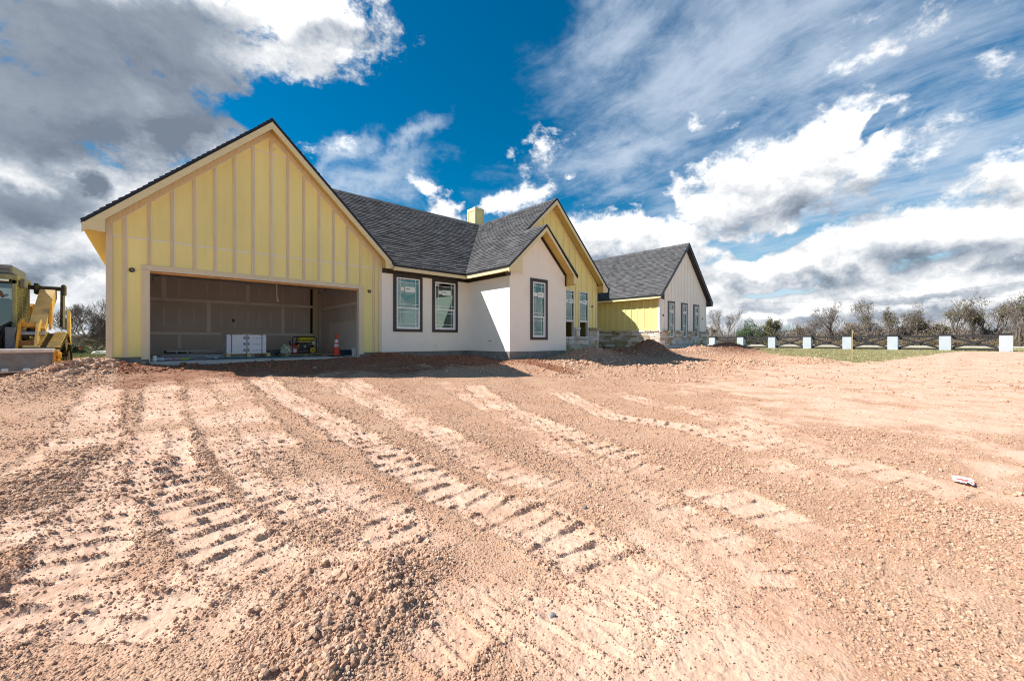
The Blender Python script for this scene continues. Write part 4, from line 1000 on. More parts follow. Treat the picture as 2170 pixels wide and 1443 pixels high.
def ground_material():
    m = bpy.data.materials.new('red_earth'); m.use_nodes = True; g = NG(m.node_tree); p = g.n.get('Principled BSDF')
    geo = g.new('ShaderNodeNewGeometry').outputs['Position']
    at = g.new('ShaderNodeAttribute', attribute_name='mask').outputs['Color']; sp = g.new('ShaderNodeSeparateColor'); g.put(sp.inputs[0], at)
    comp, grass, pile = sp.outputs[0], sp.outputs[1], sp.outputs[2]  # third channel holds the painted shade, not the heaps alone
    nA = g.noise(geo, 0.9, 6, 0.6); nB = g.noise(geo, 7.0, 7, 0.65); nC = g.noise(geo, 60.0, 6, 0.7); nD = g.noise(geo, 2.6, 6, 0.6)
    loose = g.mix(g.rng(nB, 0.35, 0.68), (0.42, 0.245, 0.160, 1), (0.54, 0.36, 0.25, 1))
    loose = g.mix(g.rng(nC, 0.35, 0.70), loose, (0.55, 0.385, 0.27, 1))
    loose = g.mix(g.rng(nA, 0.42, 0.70, 0, 0.45), loose, (0.40, 0.20, 0.11, 1))
    packed = g.mix(g.rng(nD, 0.35, 0.66), (0.58, 0.375, 0.265, 1), (0.72, 0.53, 0.41, 1))
    packed = g.mix(g.rng(nC, 0.40, 0.62, 0, 0.6), packed, (0.62, 0.45, 0.34, 1))
    packed = g.mix(g.rng(g.noise(geo, 1.4, 5, 0.6), 0.56, 0.70, 0, 0.6), packed, (0.50, 0.265, 0.175, 1))
    c = g.mix(g.rng(g.m('ADD', comp, g.m('MULTIPLY', g.m('SUBTRACT', nB, 0.5), 0.8)), 0.12, 0.90, 0, 0.86, True), loose, packed)
    c = g.mix(g.m('MULTIPLY', pile, 0.85), c, g.mix(g.rng(nB, 0.35, 0.65), (0.19, 0.092, 0.058, 1), (0.32, 0.165, 0.108, 1)))  # dark red brown blended in as painted shade
    c = g.mix(g.rng(g.noise(geo, 34, 3, 0.5), 0.70, 0.76, 0, 0.6), c, (0.66, 0.56, 0.45, 1))
    c = g.mix(g.rng(g.noise(g.mapping(geo, loc=(9, 4, 0)), 26, 3, 0.5), 0.72, 0.78, 0, 0.7), c, (0.16, 0.10, 0.07, 1))
    gr = g.mix(g.rng(nD, 0.35, 0.65), (0.27, 0.25, 0.13, 1), (0.42, 0.36, 0.22, 1))
    gr = g.mix(g.rng(nA, 0.45, 0.6, 0, 0.7), gr, (0.20, 0.23, 0.09, 1))
    gm = g.m('ADD', grass, g.m('MULTIPLY', g.m('SUBTRACT', nB, 0.5), 1.2))
    c = g.mix(g.rng(gm, 0.35, 0.65, 0, 1, True), c, gr)
    c = g.mix(1.0, c, (0.985, 0.935, 0.915, 1), 'MULTIPLY')
    g.put(p.inputs['Base Color'], c); p.inputs['Roughness'].default_value = 0.95; p.inputs['Specular IOR Level'].default_value = 0.12
    b = g.new('ShaderNodeBump'); b.inputs['Strength'].default_value = 1.0; b.inputs['Distance'].default_value = 0.010
    vo = g.new('ShaderNodeTexVoronoi', feature='F1'); g.put(vo.inputs['Vector'], geo); vo.inputs['Scale'].default_value = 85
    hh = g.m('ADD', g.m('MULTIPLY', g.m('SUBTRACT', 1.0, vo.outputs['Distance']), g.rng(comp, 0, 1, 0.75, 0.10)), g.m('MULTIPLY', nC, g.rng(comp, 0, 1, 0.6, 0.35)))
    g.put(b.inputs['Height'], hh); g.l.new(b.outputs[0], p.inputs['Normal'])
    return m
M_EARTH = ground_material()
def grid_mesh(name, X, Y, Z, col, wrap=False):
    """X, Y, Z: rows x columns arrays"""
    R, C = X.shape; co = np.stack([X, Y, Z], -1).reshape(-1, 3).astype(np.float32)
    idx = np.arange(R*C).reshape(R, C)
    a = idx[:-1, :-1].ravel(); b = idx[:-1, 1:].ravel(); c = idx[1:, 1:].ravel(); d = idx[1:, :-1].ravel()
    q = np.stack([a, b, c, d], -1).astype(np.int32)
    me = bpy.data.meshes.new(name); me.vertices.add(R*C); me.vertices.foreach_set('co', co.ravel())
    nf = len(q); me.loops.add(nf*4); me.loops.foreach_set('vertex_index', q.ravel()); me.polygons.add(nf)
    me.polygons.foreach_set('loop_start', np.arange(0, nf*4, 4, dtype=np.int32)); me.polygons.foreach_set('loop_total', np.full(nf, 4, dtype=np.int32))
    me.update(calc_edges=True)
    ca = me.color_attributes.new('mask', 'FLOAT_COLOR', 'POINT'); cc = np.ones((R*C, 4), np.float32); cc[:, :3] = col.reshape(-1, 3); ca.data.foreach_set('color', cc.ravel())
    me.polygons.foreach_set('use_smooth', np.ones(nf, bool)); me.materials.append(M_EARTH)
    o = bpy.data.objects.new(name, me); COL.objects.link(o); return o
def radii():
    r = [0.55]
    while r[-1] < 62:
        q = r[-1]; dr = min(max(q*q/(398*1.25)*0.80, 0.0065), 0.065) if q < 17 else min(0.065*(q/17)**2.2, 0.8)
        r.append(q+dr)
    return np.array(r)
RR = radii()
f0 = math.atan2(SA, CA)                                        # heading of the camera
half = math.radians(60); NA = 930
TH = np.linspace(f0+half, f0-half, NA)
_R, _T = np.meshgrid(RR, TH, indexing='ij'); GX = _R*np.cos(_T); GY = _R*np.sin(_T)
_F = fields(GX, GY); GZ = height(GX, GY, _F)
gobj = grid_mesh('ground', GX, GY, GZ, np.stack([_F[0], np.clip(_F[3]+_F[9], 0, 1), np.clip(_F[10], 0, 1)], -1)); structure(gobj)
# the same earth carried on: behind the camera and out to the horizon
def ring(r_, t_):
    R_, T_ = np.meshgrid(r_, t_, indexing='ij'); x = R_*np.cos(T_); y = R_*np.sin(T_); f = fields(x, y); z = height(x, y, f)
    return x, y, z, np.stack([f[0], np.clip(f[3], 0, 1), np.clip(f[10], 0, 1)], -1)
structure(grid_mesh('ground', *ring(np.concatenate([[0.0, 0.3], RR[::9], [RR[-1]]]), np.linspace(f0-half, f0+half-2*math.pi, 220))))
structure(grid_mesh('ground', *ring(np.array([0.0, 0.2, 0.4, RR[0]]), TH[::31])))
structure(grid_mesh('ground', *ring(np.array([RR[-1], 75, 90, 120, 200, 500, 1500, 5000]), np.linspace(0, 2*math.pi, 181))))

# loose clods and crumbs, spread where the earth is rough
def clod_mesh(name, seed, sub, flat=0.75):
    bm = bmesh.new(); bmesh.ops.create_icosphere(bm, subdivisions=sub, radius=1.0)
    r = random.Random(seed); ofs = Vector((r.random()*50, r.random()*50, r.random()*50))
    for v in bm.verts:
        k = 1+0.75*mnoise.noise(v.co*1.2+ofs)+0.40*mnoise.noise(v.co*2.9+ofs); v.co = Vector((v.co.x*k, v.co.y*k*0.85, v.co.z*k*flat))
    me = bpy.data.meshes.new(name); bm.to_mesh(me); bm.free(); return me
def clod_material(moist=False):  # moist: darker tint for clods in the painted shade, not wet earth
    m = bpy.data.materials.new('moist_clod' if moist else 'earth_clod'); m.use_nodes = True; g = NG(m.node_tree); p = g.n.get('Principled BSDF')
    oi = g.new('ShaderNodeObjectInfo').outputs['Random']; geo = g.new('ShaderNodeNewGeometry').outputs['Position']
    rp = g.new('ShaderNodeValToRGB'); g.put(rp.inputs[0], oi); e = rp.color_ramp.elements
    e[0].color = (0.40, 0.235, 0.155, 1); e[1].color = (0.66, 0.50, 0.385, 1)
    for pos, col in ((0.25, (0.50, 0.325, 0.225, 1)), (0.6, (0.57, 0.40, 0.29, 1)), (0.93, (0.62, 0.455, 0.34, 1)), (0.975, (0.30, 0.16, 0.10, 1))): a = e.new(pos); a.color = col
    c = g.mix(g.rng(g.noise(geo, 90, 4, 0.6), 0.35, 0.7, 0, 0.4), rp.outputs[0], (0.58, 0.43, 0.31, 1))
    c = g.mix(1.0, c, (0.96, 0.905, 0.88, 1), 'MULTIPLY')
    if moist: c = g.mix(1.0, c, (0.62, 0.42, 0.34, 1), 'MULTIPLY')  # darker tint carries the painted shade onto the clods
    g.put(p.inputs['Base Color'], c); p.inputs['Roughness'].default_value = 0.95; p.inputs['Specular IOR Level'].default_value = 0.1
    b = g.new('ShaderNodeBump'); b.inputs['Distance'].default_value = 0.004; b.inputs['Strength'].default_value = 0.8
    g.put(b.inputs['Height'], g.noise(geo, 180, 4, 0.7)); g.l.new(b.outputs[0], p.inputs['Normal']); return m
M_CLOD = clod_material(); M_CLODR = clod_material(True)
def scatter(name, P, scale, rot, pick, meshes, material, shade_tone=None):
    """geometry nodes: one instance per point, read from point attributes"""
    me = bpy.data.meshes.new(name); me.vertices.add(len(P)); me.vertices.foreach_set('co', P.astype(np.float32).ravel()); me.update()
    for nm, typ, arr, key in (('scl', 'FLOAT_VECTOR', scale, 'vector'), ('rotn', 'FLOAT_VECTOR', rot, 'vector'), ('pick', 'INT', pick, 'value')):
        a = me.attributes.new(nm, typ, 'POINT'); a.data.foreach_set(key, arr.astype(np.int32 if typ == 'INT' else np.float32).ravel())
    o = bpy.data.objects.new(name, me); COL.objects.link(o)
    src = bpy.data.collections.new(name+'_shapes')
    for k, mm in enumerate(meshes):
        mm.materials.clear(); mm.materials.append(material); so = bpy.data.objects.new('%s_shape_%02d' % (name, k), mm); src.objects.link(so)
    t = bpy.data.node_groups.new(name, 'GeometryNodeTree'); t.interface.new_socket('Geometry', in_out='INPUT', socket_type='NodeSocketGeometry'); t.interface.new_socket('Geometry', in_out='OUTPUT', socket_type='NodeSocketGeometry')
    n = t.nodes; l = t.links; gi = n.new('NodeGroupInput'); go = n.new('NodeGroupOutput'); ip = n.new('GeometryNodeInstanceOnPoints'); ci = n.new('GeometryNodeCollectionInfo')
    ci.inputs['Collection'].default_value = src; ci.inputs['Separate Children'].default_value = True; ci.inputs['Reset Children'].default_value = True
    def attr(nm, dt):
        a = n.new('GeometryNodeInputNamedAttribute'); a.data_type = dt; a.inputs['Name'].default_value = nm; return [q for q in a.outputs if q.enabled and q.name == 'Attribute'][0]
    l.new(gi.outputs[0], ip.inputs['Points']); l.new(ci.outputs[0], ip.inputs['Instance']); ip.inputs['Pick Instance'].default_value = True
    l.new(attr('pick', 'INT'), ip.inputs['Instance Index']); l.new(attr('rotn', 'FLOAT_VECTOR'), ip.inputs['Rotation']); l.new(attr('scl', 'FLOAT_VECTOR'), ip.inputs['Scale'])
    l.new(ip.outputs[0], go.inputs[0]); md = o.modifiers.new('scatter', 'NODES'); md.node_group = t
    stuff(o); return o
rs = np.random.RandomState(5)
def sample_band(n, r0, r1, power):
    u = rs.rand(n); r = (r0**power+u*(r1**power-r0**power))**(1/power); t = f0+(rs.rand(n)*2-1)*half*1.02
    return r*np.cos(t), r*np.sin(t)
def clods(name, n, r0, r1, s0, s1, power, seed):
    x, y = sample_band(n, r0, r1, power); f = fields(x, y); comp, rel, edge, grass, rough, pile = f[:6]
    wind = np.clip(fbm(x*0.9, y*0.9, 3, 61)*1.6+0.55, 0.05, 1.5)
    keep = rs.rand(n) < np.clip(rough*rough*0.72*wind+edge*0.55+pile*0.5+0.08+0.75*sstep(0.003, 0.009, rel)*(edge < 0.9), 0, 1)*(1-grass*0.9)
    keep &= ~inside_house(x, y, -0.12); keep &= (rs.rand(n) < 1-0.0*comp); keep &= ~((x > -0.3) & (x < 5.1) & (y > 12.35) & (y < 12.8))
    x = x[keep]; y = y[keep]; f = tuple(a[keep] for a in f); z = height(x, y, f); k = len(x)
    sz = s0*(s1/s0)**(rs.rand(k)**2.2); sz = sz*(0.75+0.5*f[5]+0.75*f[2]*(rs.rand(k) < 0.4))
    P = np.stack([x, y, z+sz*0.22], -1); sc = np.stack([sz, sz*(0.8+0.4*rs.rand(k)), sz*(0.7+0.5*rs.rand(k))], -1); ro = np.stack([rs.rand(k)*0.9-.45, rs.rand(k)*0.9-.45, rs.rand(k)*6.28], -1)
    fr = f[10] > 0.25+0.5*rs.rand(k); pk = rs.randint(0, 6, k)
    for nm, m, mt in ((name, ~fr, M_CLOD), ('moist_'+name, fr, M_CLODR)):  # clods inside the painted shade take the darker tint
        if m.sum() > 5: scatter(nm, P[m], sc[m], ro[m], pk[m], [clod_mesh('clod_shape', seed+i, 1) for i in range(6)], mt)
clods('earth_clods', 420000, 0.8, 5.0, 0.0026, 0.0125, 1.35, 1)
clods('earth_crumbs', 380000, 4.0, 14.0, 0.0048, 0.018, 1.2, 21)
clods('earth_lumps', 120000, 11.0, 30.0, 0.013, 0.060, 1.2, 41)
def coarse(name, n, r0, r1, s0, s1):
    x, y = sample_band(n, r0, r1, 1.4); f = fields(x, y); d = CA*x+SA*y; s = SA*x-CA*y
    m = np.clip(fbm(x*0.8+4, y*0.8, 3, 133)*2.2+0.45+0.35*np.clip(s, -1, 2), 0, 1)*np.clip(1.0-1.4*f[0], 0, 1)**2*(1-f[3])*sstep(-0.6, 0.8, s)
    k_ = (rs.rand(n) < m) & ~inside_house(x, y, -.2); x, y = x[k_], y[k_]; z = height(x, y); k = len(x); sz = s0*(s1/s0)**(rs.rand(k)**2.4)
    scatter(name, np.stack([x, y, z+sz*0.25], -1), np.stack([sz, sz*(0.8+0.4*rs.rand(k)), sz*(0.75+0.5*rs.rand(k))], -1), rs.rand(k, 3)*np.array([1., 1., 6.28]), rs.randint(0, 6, k), [clod_mesh('clod_shape', 90+i, 2 if r1 < 6 else 1, 0.85) for i in range(6)], M_CLOD)
coarse('coarse_crumbs', 15000, 0.9, 4.6, 0.0060, 0.0155)
coarse('coarse_lumps', 12000, 4.2, 12.0, 0.009, 0.022)
# scattered clumps with names of their own are too many to tell apart; a few larger ones near the camera
xb = [unpix(775, 1245), unpix(735, 1290), unpix(905, 1130), unpix(640, 1270), unpix(720, 1225), unpix(590, 1330)]
r = random.Random(3)
bp_, bs_ = [], []
for k in range(160):
    c = r.choice(xb); a = r.random()*6.28; q = abs(r.gauss(0, 0.16)); bp_.append((c[0]+q*math.cos(a), c[1]+q*math.sin(a))); bs_.append(0.006+0.022*r.random()**3)
bp_ = np.array(bp_); bz = height(bp_[:, 0], bp_[:, 1]); bs_ = np.array(bs_)
scatter('earth_heap_clods', np.stack([bp_[:, 0], bp_[:, 1], bz+bs_*0.05], -1), np.stack([bs_]*3, -1), rs.rand(len(bs_), 3)*3, rs.randint(0, 5, len(bs_)), [clod_mesh('clod_shape', 70+i, 2, 0.85) for i in range(5)], M_CLOD)
# ---------------------------------------------------------------- ground helper
def gz(x, y): return float(height(np.array([float(x)]), np.array([float(y)]))[0])
def at(px, py, z):
    d = z*FPX/(721.5-py); s = (px-1085)/FPX*d; return SA*s+CA*d, -CA*s+SA*d
def bear(px, d):
    s = (px-1085)/FPX*d; return SA*s+CA*d, -CA*s+SA*d

# ---------------------------------------------------------------- fence along the road side
M_FW = mat('painted_fence_post', (0.44, 0.48, 0.52), 0.5, 0.35, var=0.06, vscale=2, rnd=0.03)
M_FB = mat('dark_fence_rail', (0.028, 0.026, 0.028), 0.5, 0.4, var=0.2, vscale=3)
def fence_pt(i):                                            # pillars stand 2.6 m apart, index 0..7 away from the camera to the left
    d0, td, T = 37.4, -2.042, 2.6
    d = d0+td*i; px = (1562.0+9-22.84*i)/(1-0.05458*i); return bear(px, d)
fence = None
FP = [fence_pt(i) for i in range(-1, 7)]
ft = thing('ranch_fence', 'low fence of square white pillars, black caps and dark cross braced panels', 'fence', (FP[3][0], FP[3][1], -0.8))
fdir = Vector((FP[1][0]-FP[0][0], FP[1][1]-FP[0][1], 0)).normalized(); fn = Vector((-fdir.y, fdir.x, 0))
fM = Matrix((fdir, fn, Vector((0, 0, 1)))).transposed().to_4x4()
FH = 1.18; first_post = None
def rel_tree(o, dloc):
    c = copy_tree(o, o.parent); c.location = c.location+dloc; return c
for i, (x, y) in enumerate(FP):
    zb = gz(x, y)-0.03
    M = Matrix.Translation((x, y, zb)) @ fM
    p = MB().bbox(-.28, .28, -.28, .28, -0.1, FH-.10, 0.012, M=M).build('pillar', M_FW, ft)
    b = MB().bbox(-.33, .33, -.33, .33, FH-.099, FH-.045, 0.01, M=M); b.bbox(-.24, .24, -.24, .24, FH-.0449, FH, 0.02, M=M); b.build('pillar_cap', M_FB, p)
for i in range(len(FP)-1):
    a = Vector((*FP[i], 0)); b = Vector((*FP[i+1], 0)); L = (b-a).length; zb = min(gz(*FP[i]), gz(*FP[i+1]))-0.0
    M = Matrix.Translation((a.x, a.y, zb)) @ fM
    MB().box(.285, L-.285, -.05, .05, FH-.24, FH-.10, M=M).build('rail', M_FB, ft)
    MB().box(.285, L-.285, -.05, .05, .07, .19, M=M).build('rail', M_FB, ft)
    for s, yy in ((1, -.024), (-1, .024)):
        z0, z1 = (.22, FH-.27) if s > 0 else (FH-.27, .22)
        xx0, xx1 = .29, L-.29; dx = xx1-xx0; dz = z1-z0; ln = math.hypot(dx, dz)
        R = Matrix.Translation((xx0, yy, z0)) @ Matrix.Rotation(-math.atan2(dz, dx), 4, 'Y')
        MB().box(0.03, ln-0.03, -.023, .023, -.068, .068, M=M @ R).build('cross_brace', M_FB, ft)

# survey stake
x, y = bear(1806, 18.6); zg = gz(x, y)
st = thing('survey_stake', 'thin wooden stake standing upright in the dirt in front of the dark fence', 'stake', (x, y, zg))
MB().box(x-.022, x+.022, y-.012, y+.012, zg-.1, zg+1.36).build('lath', mat('stake_pine', (0.52, 0.40, 0.20), 0.7, var=0.15, vscale=9), st)
MB().add([(x-.02, y-.02, zg+1.30), (x+.09, y-.05, zg+1.31), (x+.10, y-.05, zg+1.25), (x-.02, y-.02, zg+1.25)], [(0, 1, 2, 3)]).build('flagging_tape', M_VINYL, st)
x, y = bear(172, 17.5); zg = gz(x, y)
fl_ = thing('marker_flag', 'tiny orange marker flag in the grass left of the house', 'flag', (x, y, zg))
MB().cyl((x, y, zg-.03), (x, y, zg+.42), .006, n=6).build('wire_stem', M_DRIP, fl_)
MB().box(x-.08, x, y-.001, y+.001, zg+.36, zg+.42).build('pennant', mat('flag_orange', (0.85, 0.10, 0.04), 0.6), fl_)
# crumpled wrapper lying in the dirt
x, y = unpix(2040, 1024); zg = gz(x, y); r = random.Random(4)
n = 12; vs = []; fs = []; cm = []
for j in range(n+1):
    for i in range(n+1):
        u, v = i/n-.5, j/n-.5; q = mnoise.noise(Vector((u*5, v*5, 2)))*.045+mnoise.noise(Vector((u*12, v*12, 7)))*.02
        vs.append((x+u*.19+v*.05, y+v*.12+q*.4, zg+.02+abs(q)*.6))
fw, fr_ = MB(), MB()
for j in range(n):
    for i in range(n):
        a = j*(n+1)+i; q = (a, a+1, a+n+2, a+n+1); tgt = fr_ if 3 <= i <= 6 and abs(j-i-1) < 5 else fw
        tgt.add([vs[k] for k in q], [(0, 1, 2, 3)])
wr = thing('plastic_wrapper', 'crumpled white and red plastic wrapper lying on the bare earth', 'wrapper', (x, y, zg))
fw.build('white_film', mat('white_film', (0.85, 0.80, 0.78), 0.3, 0.5), wr); fr_.build('red_print', mat('red_film', (0.75, 0.12, 0.11), 0.3, 0.5), wr)

# ---------------------------------------------------------------- things in the garage
FZ = -0.50
def loc(px, v):                                             # where a bearing meets the line Y = v
    s = (px-1085)/FPX; d = v/(-CA*s+SA); return (SA*s+CA)*d
# pallet with wrapped stack
x0 = loc(468, 13.75); x1 = x0+1.22
px0, px1, py0, py1 = 1.46, 2.72, 13.9, 14.9
px0 = loc(478, 13.9); px1 = loc(574, 13.9)
pal = thing('wooden_pallet', 'pale timber pallet on the garage floor under the wrapped white stack', 'pallet', ((px0+px1)/2, 14.4, FZ))
for k in range(5): MB().bbox(px0, px1, py0+.01+k*.22, py0+.11+k*.22, FZ+.10, FZ+.12, .003).build('deck_board', M_PALL, pal)
for k in range(3):
    u = px0+.02+k*((px1-px0)-.13)/2
    MB().bbox(u, u+.10, py0, py1, FZ+.078, FZ+.0995, .002).build('stringer', M_PALL, pal)
    for yy in (py0+.005, (py0+py1)/2-.05, py1-.11): MB().bbox(u, u+.10, yy, yy+.10, FZ+.0, FZ+.0775, .003).build('block', M_PALL, pal)
M_BOX = mat('white_carton', (0.80, 0.79, 0.83), 0.5, 0.35, var=0.02, vscale=3, rnd=0.03)
stk = thing('carton_stack', 'strapped stack of long flat white cartons on the pallet in the garage', 'stack of cartons', ((px0+px1)/2, 14.4, FZ+.12))
bx0, bx1, by0, by1 = px0+.03, loc(564, 13.95), 13.95, 14.80
zt = FZ+.122; hh = .0545; nl = 10; r = random.Random(2)
for k in range(nl):
    for h in range(2):
        j = r.uniform(-.006, .006); m_ = (bx0+bx1)/2
        a, b = (bx0, m_-.004) if h == 0 else (m_+.004, bx1)
        MB().bbox(a+j, b+j, by0+abs(j), by1, zt+k*hh, zt+(k+1)*hh-.0012, .002).build('carton', M_BOX, stk)
top = zt+nl*hh
for u in (bx0+.12, (bx0+bx1)/2, bx1-.11):
    MB().box(u-.009, u+.009, by0-.006, by0-.001, zt, top+.002).box(u-.009, u+.009, by0-.006, by1+.005, top+.003, top+.006).build('strap', M_BLK, stk)
for zz in (top-.09, top-.27, top-.45):
    u = (bx0+bx1)/2
    MB().box(u-.085, u-.03, by0-.007, by0-.0045, zz-.04, zz+.04).build('printed_mark', mat('grey_print', (0.25, 0.25, 0.27), 0.6), stk)
    MB().box(u+.02, u+.06, by0-.007, by0-.0045, zz-.045, zz+.045).build('printed_mark', MATS['grey_print'], stk)
    for k in range(4):
        MB().box(u+.15+k*.075, u+.19+k*.075, by0-.007, by0-.0045, zz-.03, zz+.01).build('printed_mark', mat('faint_print', (0.55, 0.55, 0.60), 0.6), stk)
MB().bbox((bx0+bx1)/2-.08, (bx0+bx1)/2+.16, 14.2, 14.45, top+.007, top+.05, .01).build('packing_wood', M_PALL, stk)

# generator
M_GY = mat('generator_yellow', (0.72, 0.66, 0.02), 0.4, 0.5); M_GB = mat('generator_black', (0.02, 0.02, 0.022), 0.45, 0.5, var=0.2, vscale=10); M_AL = mat('cast_metal', (0.42, 0.43, 0.45), 0.4, 0.5, 0.7)
gx0, gx1 = loc(628.5, 15.0), loc(670.5, 15.0); gy0, gy1 = 15.0, 15.5; gb = FZ+.06; L = gx1-gx0
gen = thing('generator', 'black and yellow portable generator with a yellow wheel on the garage floor', 'generator', ((gx0+gx1)/2, 15.25, gb))
for yy in (gy0, gy1):
    MB().tube([(gx0+.04, yy, gb+.02), (gx0+.0, yy, gb+.06), (gx0, yy, gb+.52), (gx0+.05, yy, gb+.57), (gx1-.05, yy, gb+.57), (gx1, yy, gb+.52), (gx1, yy, gb+.06), (gx1-.04, yy, gb+.02), (gx0+.04, yy, gb+.02)], .017, 8).build('frame_tube', M_GB, gen)
for (xx, zz) in ((gx0, gb+.3), (gx1, gb+.3), (gx0+.05, gb+.57), (gx1-.05, gb+.57)): MB().cyl((xx, gy0, zz), (xx, gy1, zz), .015, n=8).build('frame_tube', M_GB, gen)
MB().bbox(gx0+.09, gx1-.07, gy0+.03, gy1-.03, gb+.43, gb+.555, .04).build('fuel_tank', M_GY, gen)
MB().bbox(gx0+.12, gx1-.10, gy0+.0, gy0+.029, gb+.46, gb+.475, .004).build('tank_stripe', M_GB, gen)
MB().box(gx0+.09, gx1-.10, gy0-.004, gy0+.02, gb+.385, gb+.405).build('panel_stripe', M_GY, gen)
MB().bbox(gx0+.05, gx0+.50, gy0+.02, gy1-.05, gb+.08, gb+.38, .02).build('control_panel', M_GB, gen)
MB().bbox(gx0+.52, gx1-.05, gy0+.06, gy1-.05, gb+.08, gb+.36, .03).build('engine_block', M_GB, gen)
MB().bbox(gx0+.50, gx0+.62, gy0+.0, gy0+.055, gb+.27, gb+.38, .015).build('air_filter', M_AL, gen); MB().cyl((gx0+.68, gy0+.0, gb+.27), (gx0+.68, gy0+.05, gb+.27), .03, n=14).build('recoil_cap', M_AL, gen)
o_ = MB().lathe((0, 0, 0), [(.022, 0), (.022, .01), (.04, .01), (.04, 0)], 18); o_.v = [(gx0+.26+p[0], gy0+.018-p[2], gb+.24+p[1]) for p in o_.v]; o_.build('outlet_ring', M_VINYL, gen)
for k in range(5): MB().box(gx0+.36+k*.03, gx0+.38+k*.03, gy0+.014, gy0+.0195, gb+.30, gb+.318).build('switch', M_AL, gen)
MB().bbox(gx0+.03, gx0+.08, gy0-.01, gy0+.02, gb+.15, gb+.30, .01).build('side_cap', M_GY, gen)
for k in range(3): MB().box(gx1-.14+k*.035, gx1-.115+k*.035, gy0-.005, gy0+.01, gb+.36, gb+.385).build('badge_letter', M_VINYL, gen)
wh = bpy.data.objects.new('wheel', None); COL.objects.link(wh); wh.parent = gen; WPOS[wh.name] = WPOS[gen.name].copy()
wc = (gx1-.14, gy0-.06, gb+.105)
def disc(c, r0, r1, t, mt, name, par, n=24):
    b = MB().lathe((0, 0, 0), [(r0, 0), (r1, 0), (r1, t), (r0, t)], n); b.v = [(c[0]+p[0], c[1]-p[2], c[2]+p[1]) for p in b.v]; return b.build(name, mt, par)
disc((wc[0], wc[1]+.05, wc[2]), .06, .105, .06, M_GB, 'tyre', wh); disc((wc[0], wc[1]+.03, wc[2]), .0, .088, .045, M_GY, 'rim', wh)
disc((wc[0], wc[1]-.018, wc[2]), .0, .025, .006, mat('hub_red', (0.35, 0.05, 0.03), 0.5), 'hub', wh)
for k in range(6):
    a = k*math.pi/3; MB().box(-.006, .006, -.003, 0, .03, .075, M=Matrix.Translation((wc[0], wc[1]-.0155, wc[2])) @ Matrix.Rotation(a, 4, 'Y')).build('spoke', MATS['hub_red'], wh)
# fuel can
u = loc(624, 14.6)
gc = thing('fuel_can', 'dark red metal fuel can with a pale label beside the generator', 'fuel can', (u, 14.7, FZ+.06))
MB().bbox(u-.13, u+.13, 14.6, 14.85, FZ+.06, FZ+.36, .03).build('body', mat('can_red', (0.28, 0.02, 0.03), 0.4, 0.5, var=0.15), gc)
MB().box(u-.035, u+.06, 14.594, 14.599, FZ+.10, FZ+.22).build('label', M_PAPER, gc)
MB().tube([(u-.10, 14.7, FZ+.36), (u-.12, 14.7, FZ+.44), (u-.10, 14.7, FZ+.50)], [.03, .02, .02], 8).build('spout', M_GB, gc)
MB().tube([(u-.05, 14.7, FZ+.355), (u-.03, 14.7, FZ+.40), (u+.07, 14.7, FZ+.40), (u+.09, 14.7, FZ+.355)], .012, 6).build('handle', MATS['can_red'], gc)
# crumpled bag
def lump(name, label, cat, c, size, mt, seed, group=None, amp=.35):
    b = MB(); bm = bmesh.new(); bmesh.ops.create_icosphere(bm, subdivisions=4, radius=1); o3 = Vector((seed*3.1, seed*1.7, seed))
    for v in bm.verts:
        k = 1+amp*mnoise.noise(v.co*1.6+o3)+amp*.5*abs(mnoise.noise(v.co*4+o3)); v.co = Vector((v.co.x*k*size[0], v.co.y*k*size[1], max(-.98, v.co.z*k)*size[2]))
    bm.verts.index_update(); b.add([(v.co+Vector((c[0], c[1], c[2]+size[2]*.95)))[:] for v in bm.verts], [[v.index for v in f.verts] for f in bm.faces]); bm.free()
    o = b.build(name, mt, None, org=c); return tag(o, label, cat, group)
def speck(name, c1, c2, c3, sc, rough=.35):
    if name in MATS: return MATS[name]
    m = bpy.data.materials.new(name); m.use_nodes = True; g = NG(m.node_tree); p = g.n.get('Principled BSDF'); geo = g.new('ShaderNodeNewGeometry').outputs['Position']
    n = g.noise(geo, sc, 4, .6, .8); c = g.mix(g.rng(n, .45, .52), c1+(1,), c2+(1,)); c = g.mix(g.rng(g.noise(g.mapping(geo, loc=(5, 2, 1)), sc*1.4, 4, .6), .55, .6), c, c3+(1,))
    g.put(p.inputs['Base Color'], c); p.inputs['Roughness'].default_value = rough; MATS[name] = m; return m
u = loc(607, 14.4); lump('printed_bag', 'slumped bag with green and white print leaning left of the red can', 'bag', (u, 14.45, FZ+.01), (.16, .14, .19), speck('bag_print', (.35, .38, .18), (.60, .62, .56), (.13, .16, .08), 14), 5)
for k, (px, v, sx, sz, lb) in enumerate(((590, 15.4, .26, .10, 'heap of dark grey plastic sheeting behind the pallet, right of the cartons'), (575, 16.2, .22, .07, 'low crumple of black wrap against the back wall right of the cartons'), (448, 13.4, .17, .055, 'pale grey crumpled film left of the pallet'))):
    lump('plastic_sheeting', lb, 'plastic sheet', (loc(px, v), v, FZ+.002), (sx, .18, sz), speck('sheeting%d' % k, (.10, .11, .12), (.22, .24, .26), (.36, .38, .42), 12, .3) if k < 2 else speck('pale_film', (.30, .34, .38), (.55, .58, .62), (.16, .2, .24), 12, .3), 8+k, amp=.5)
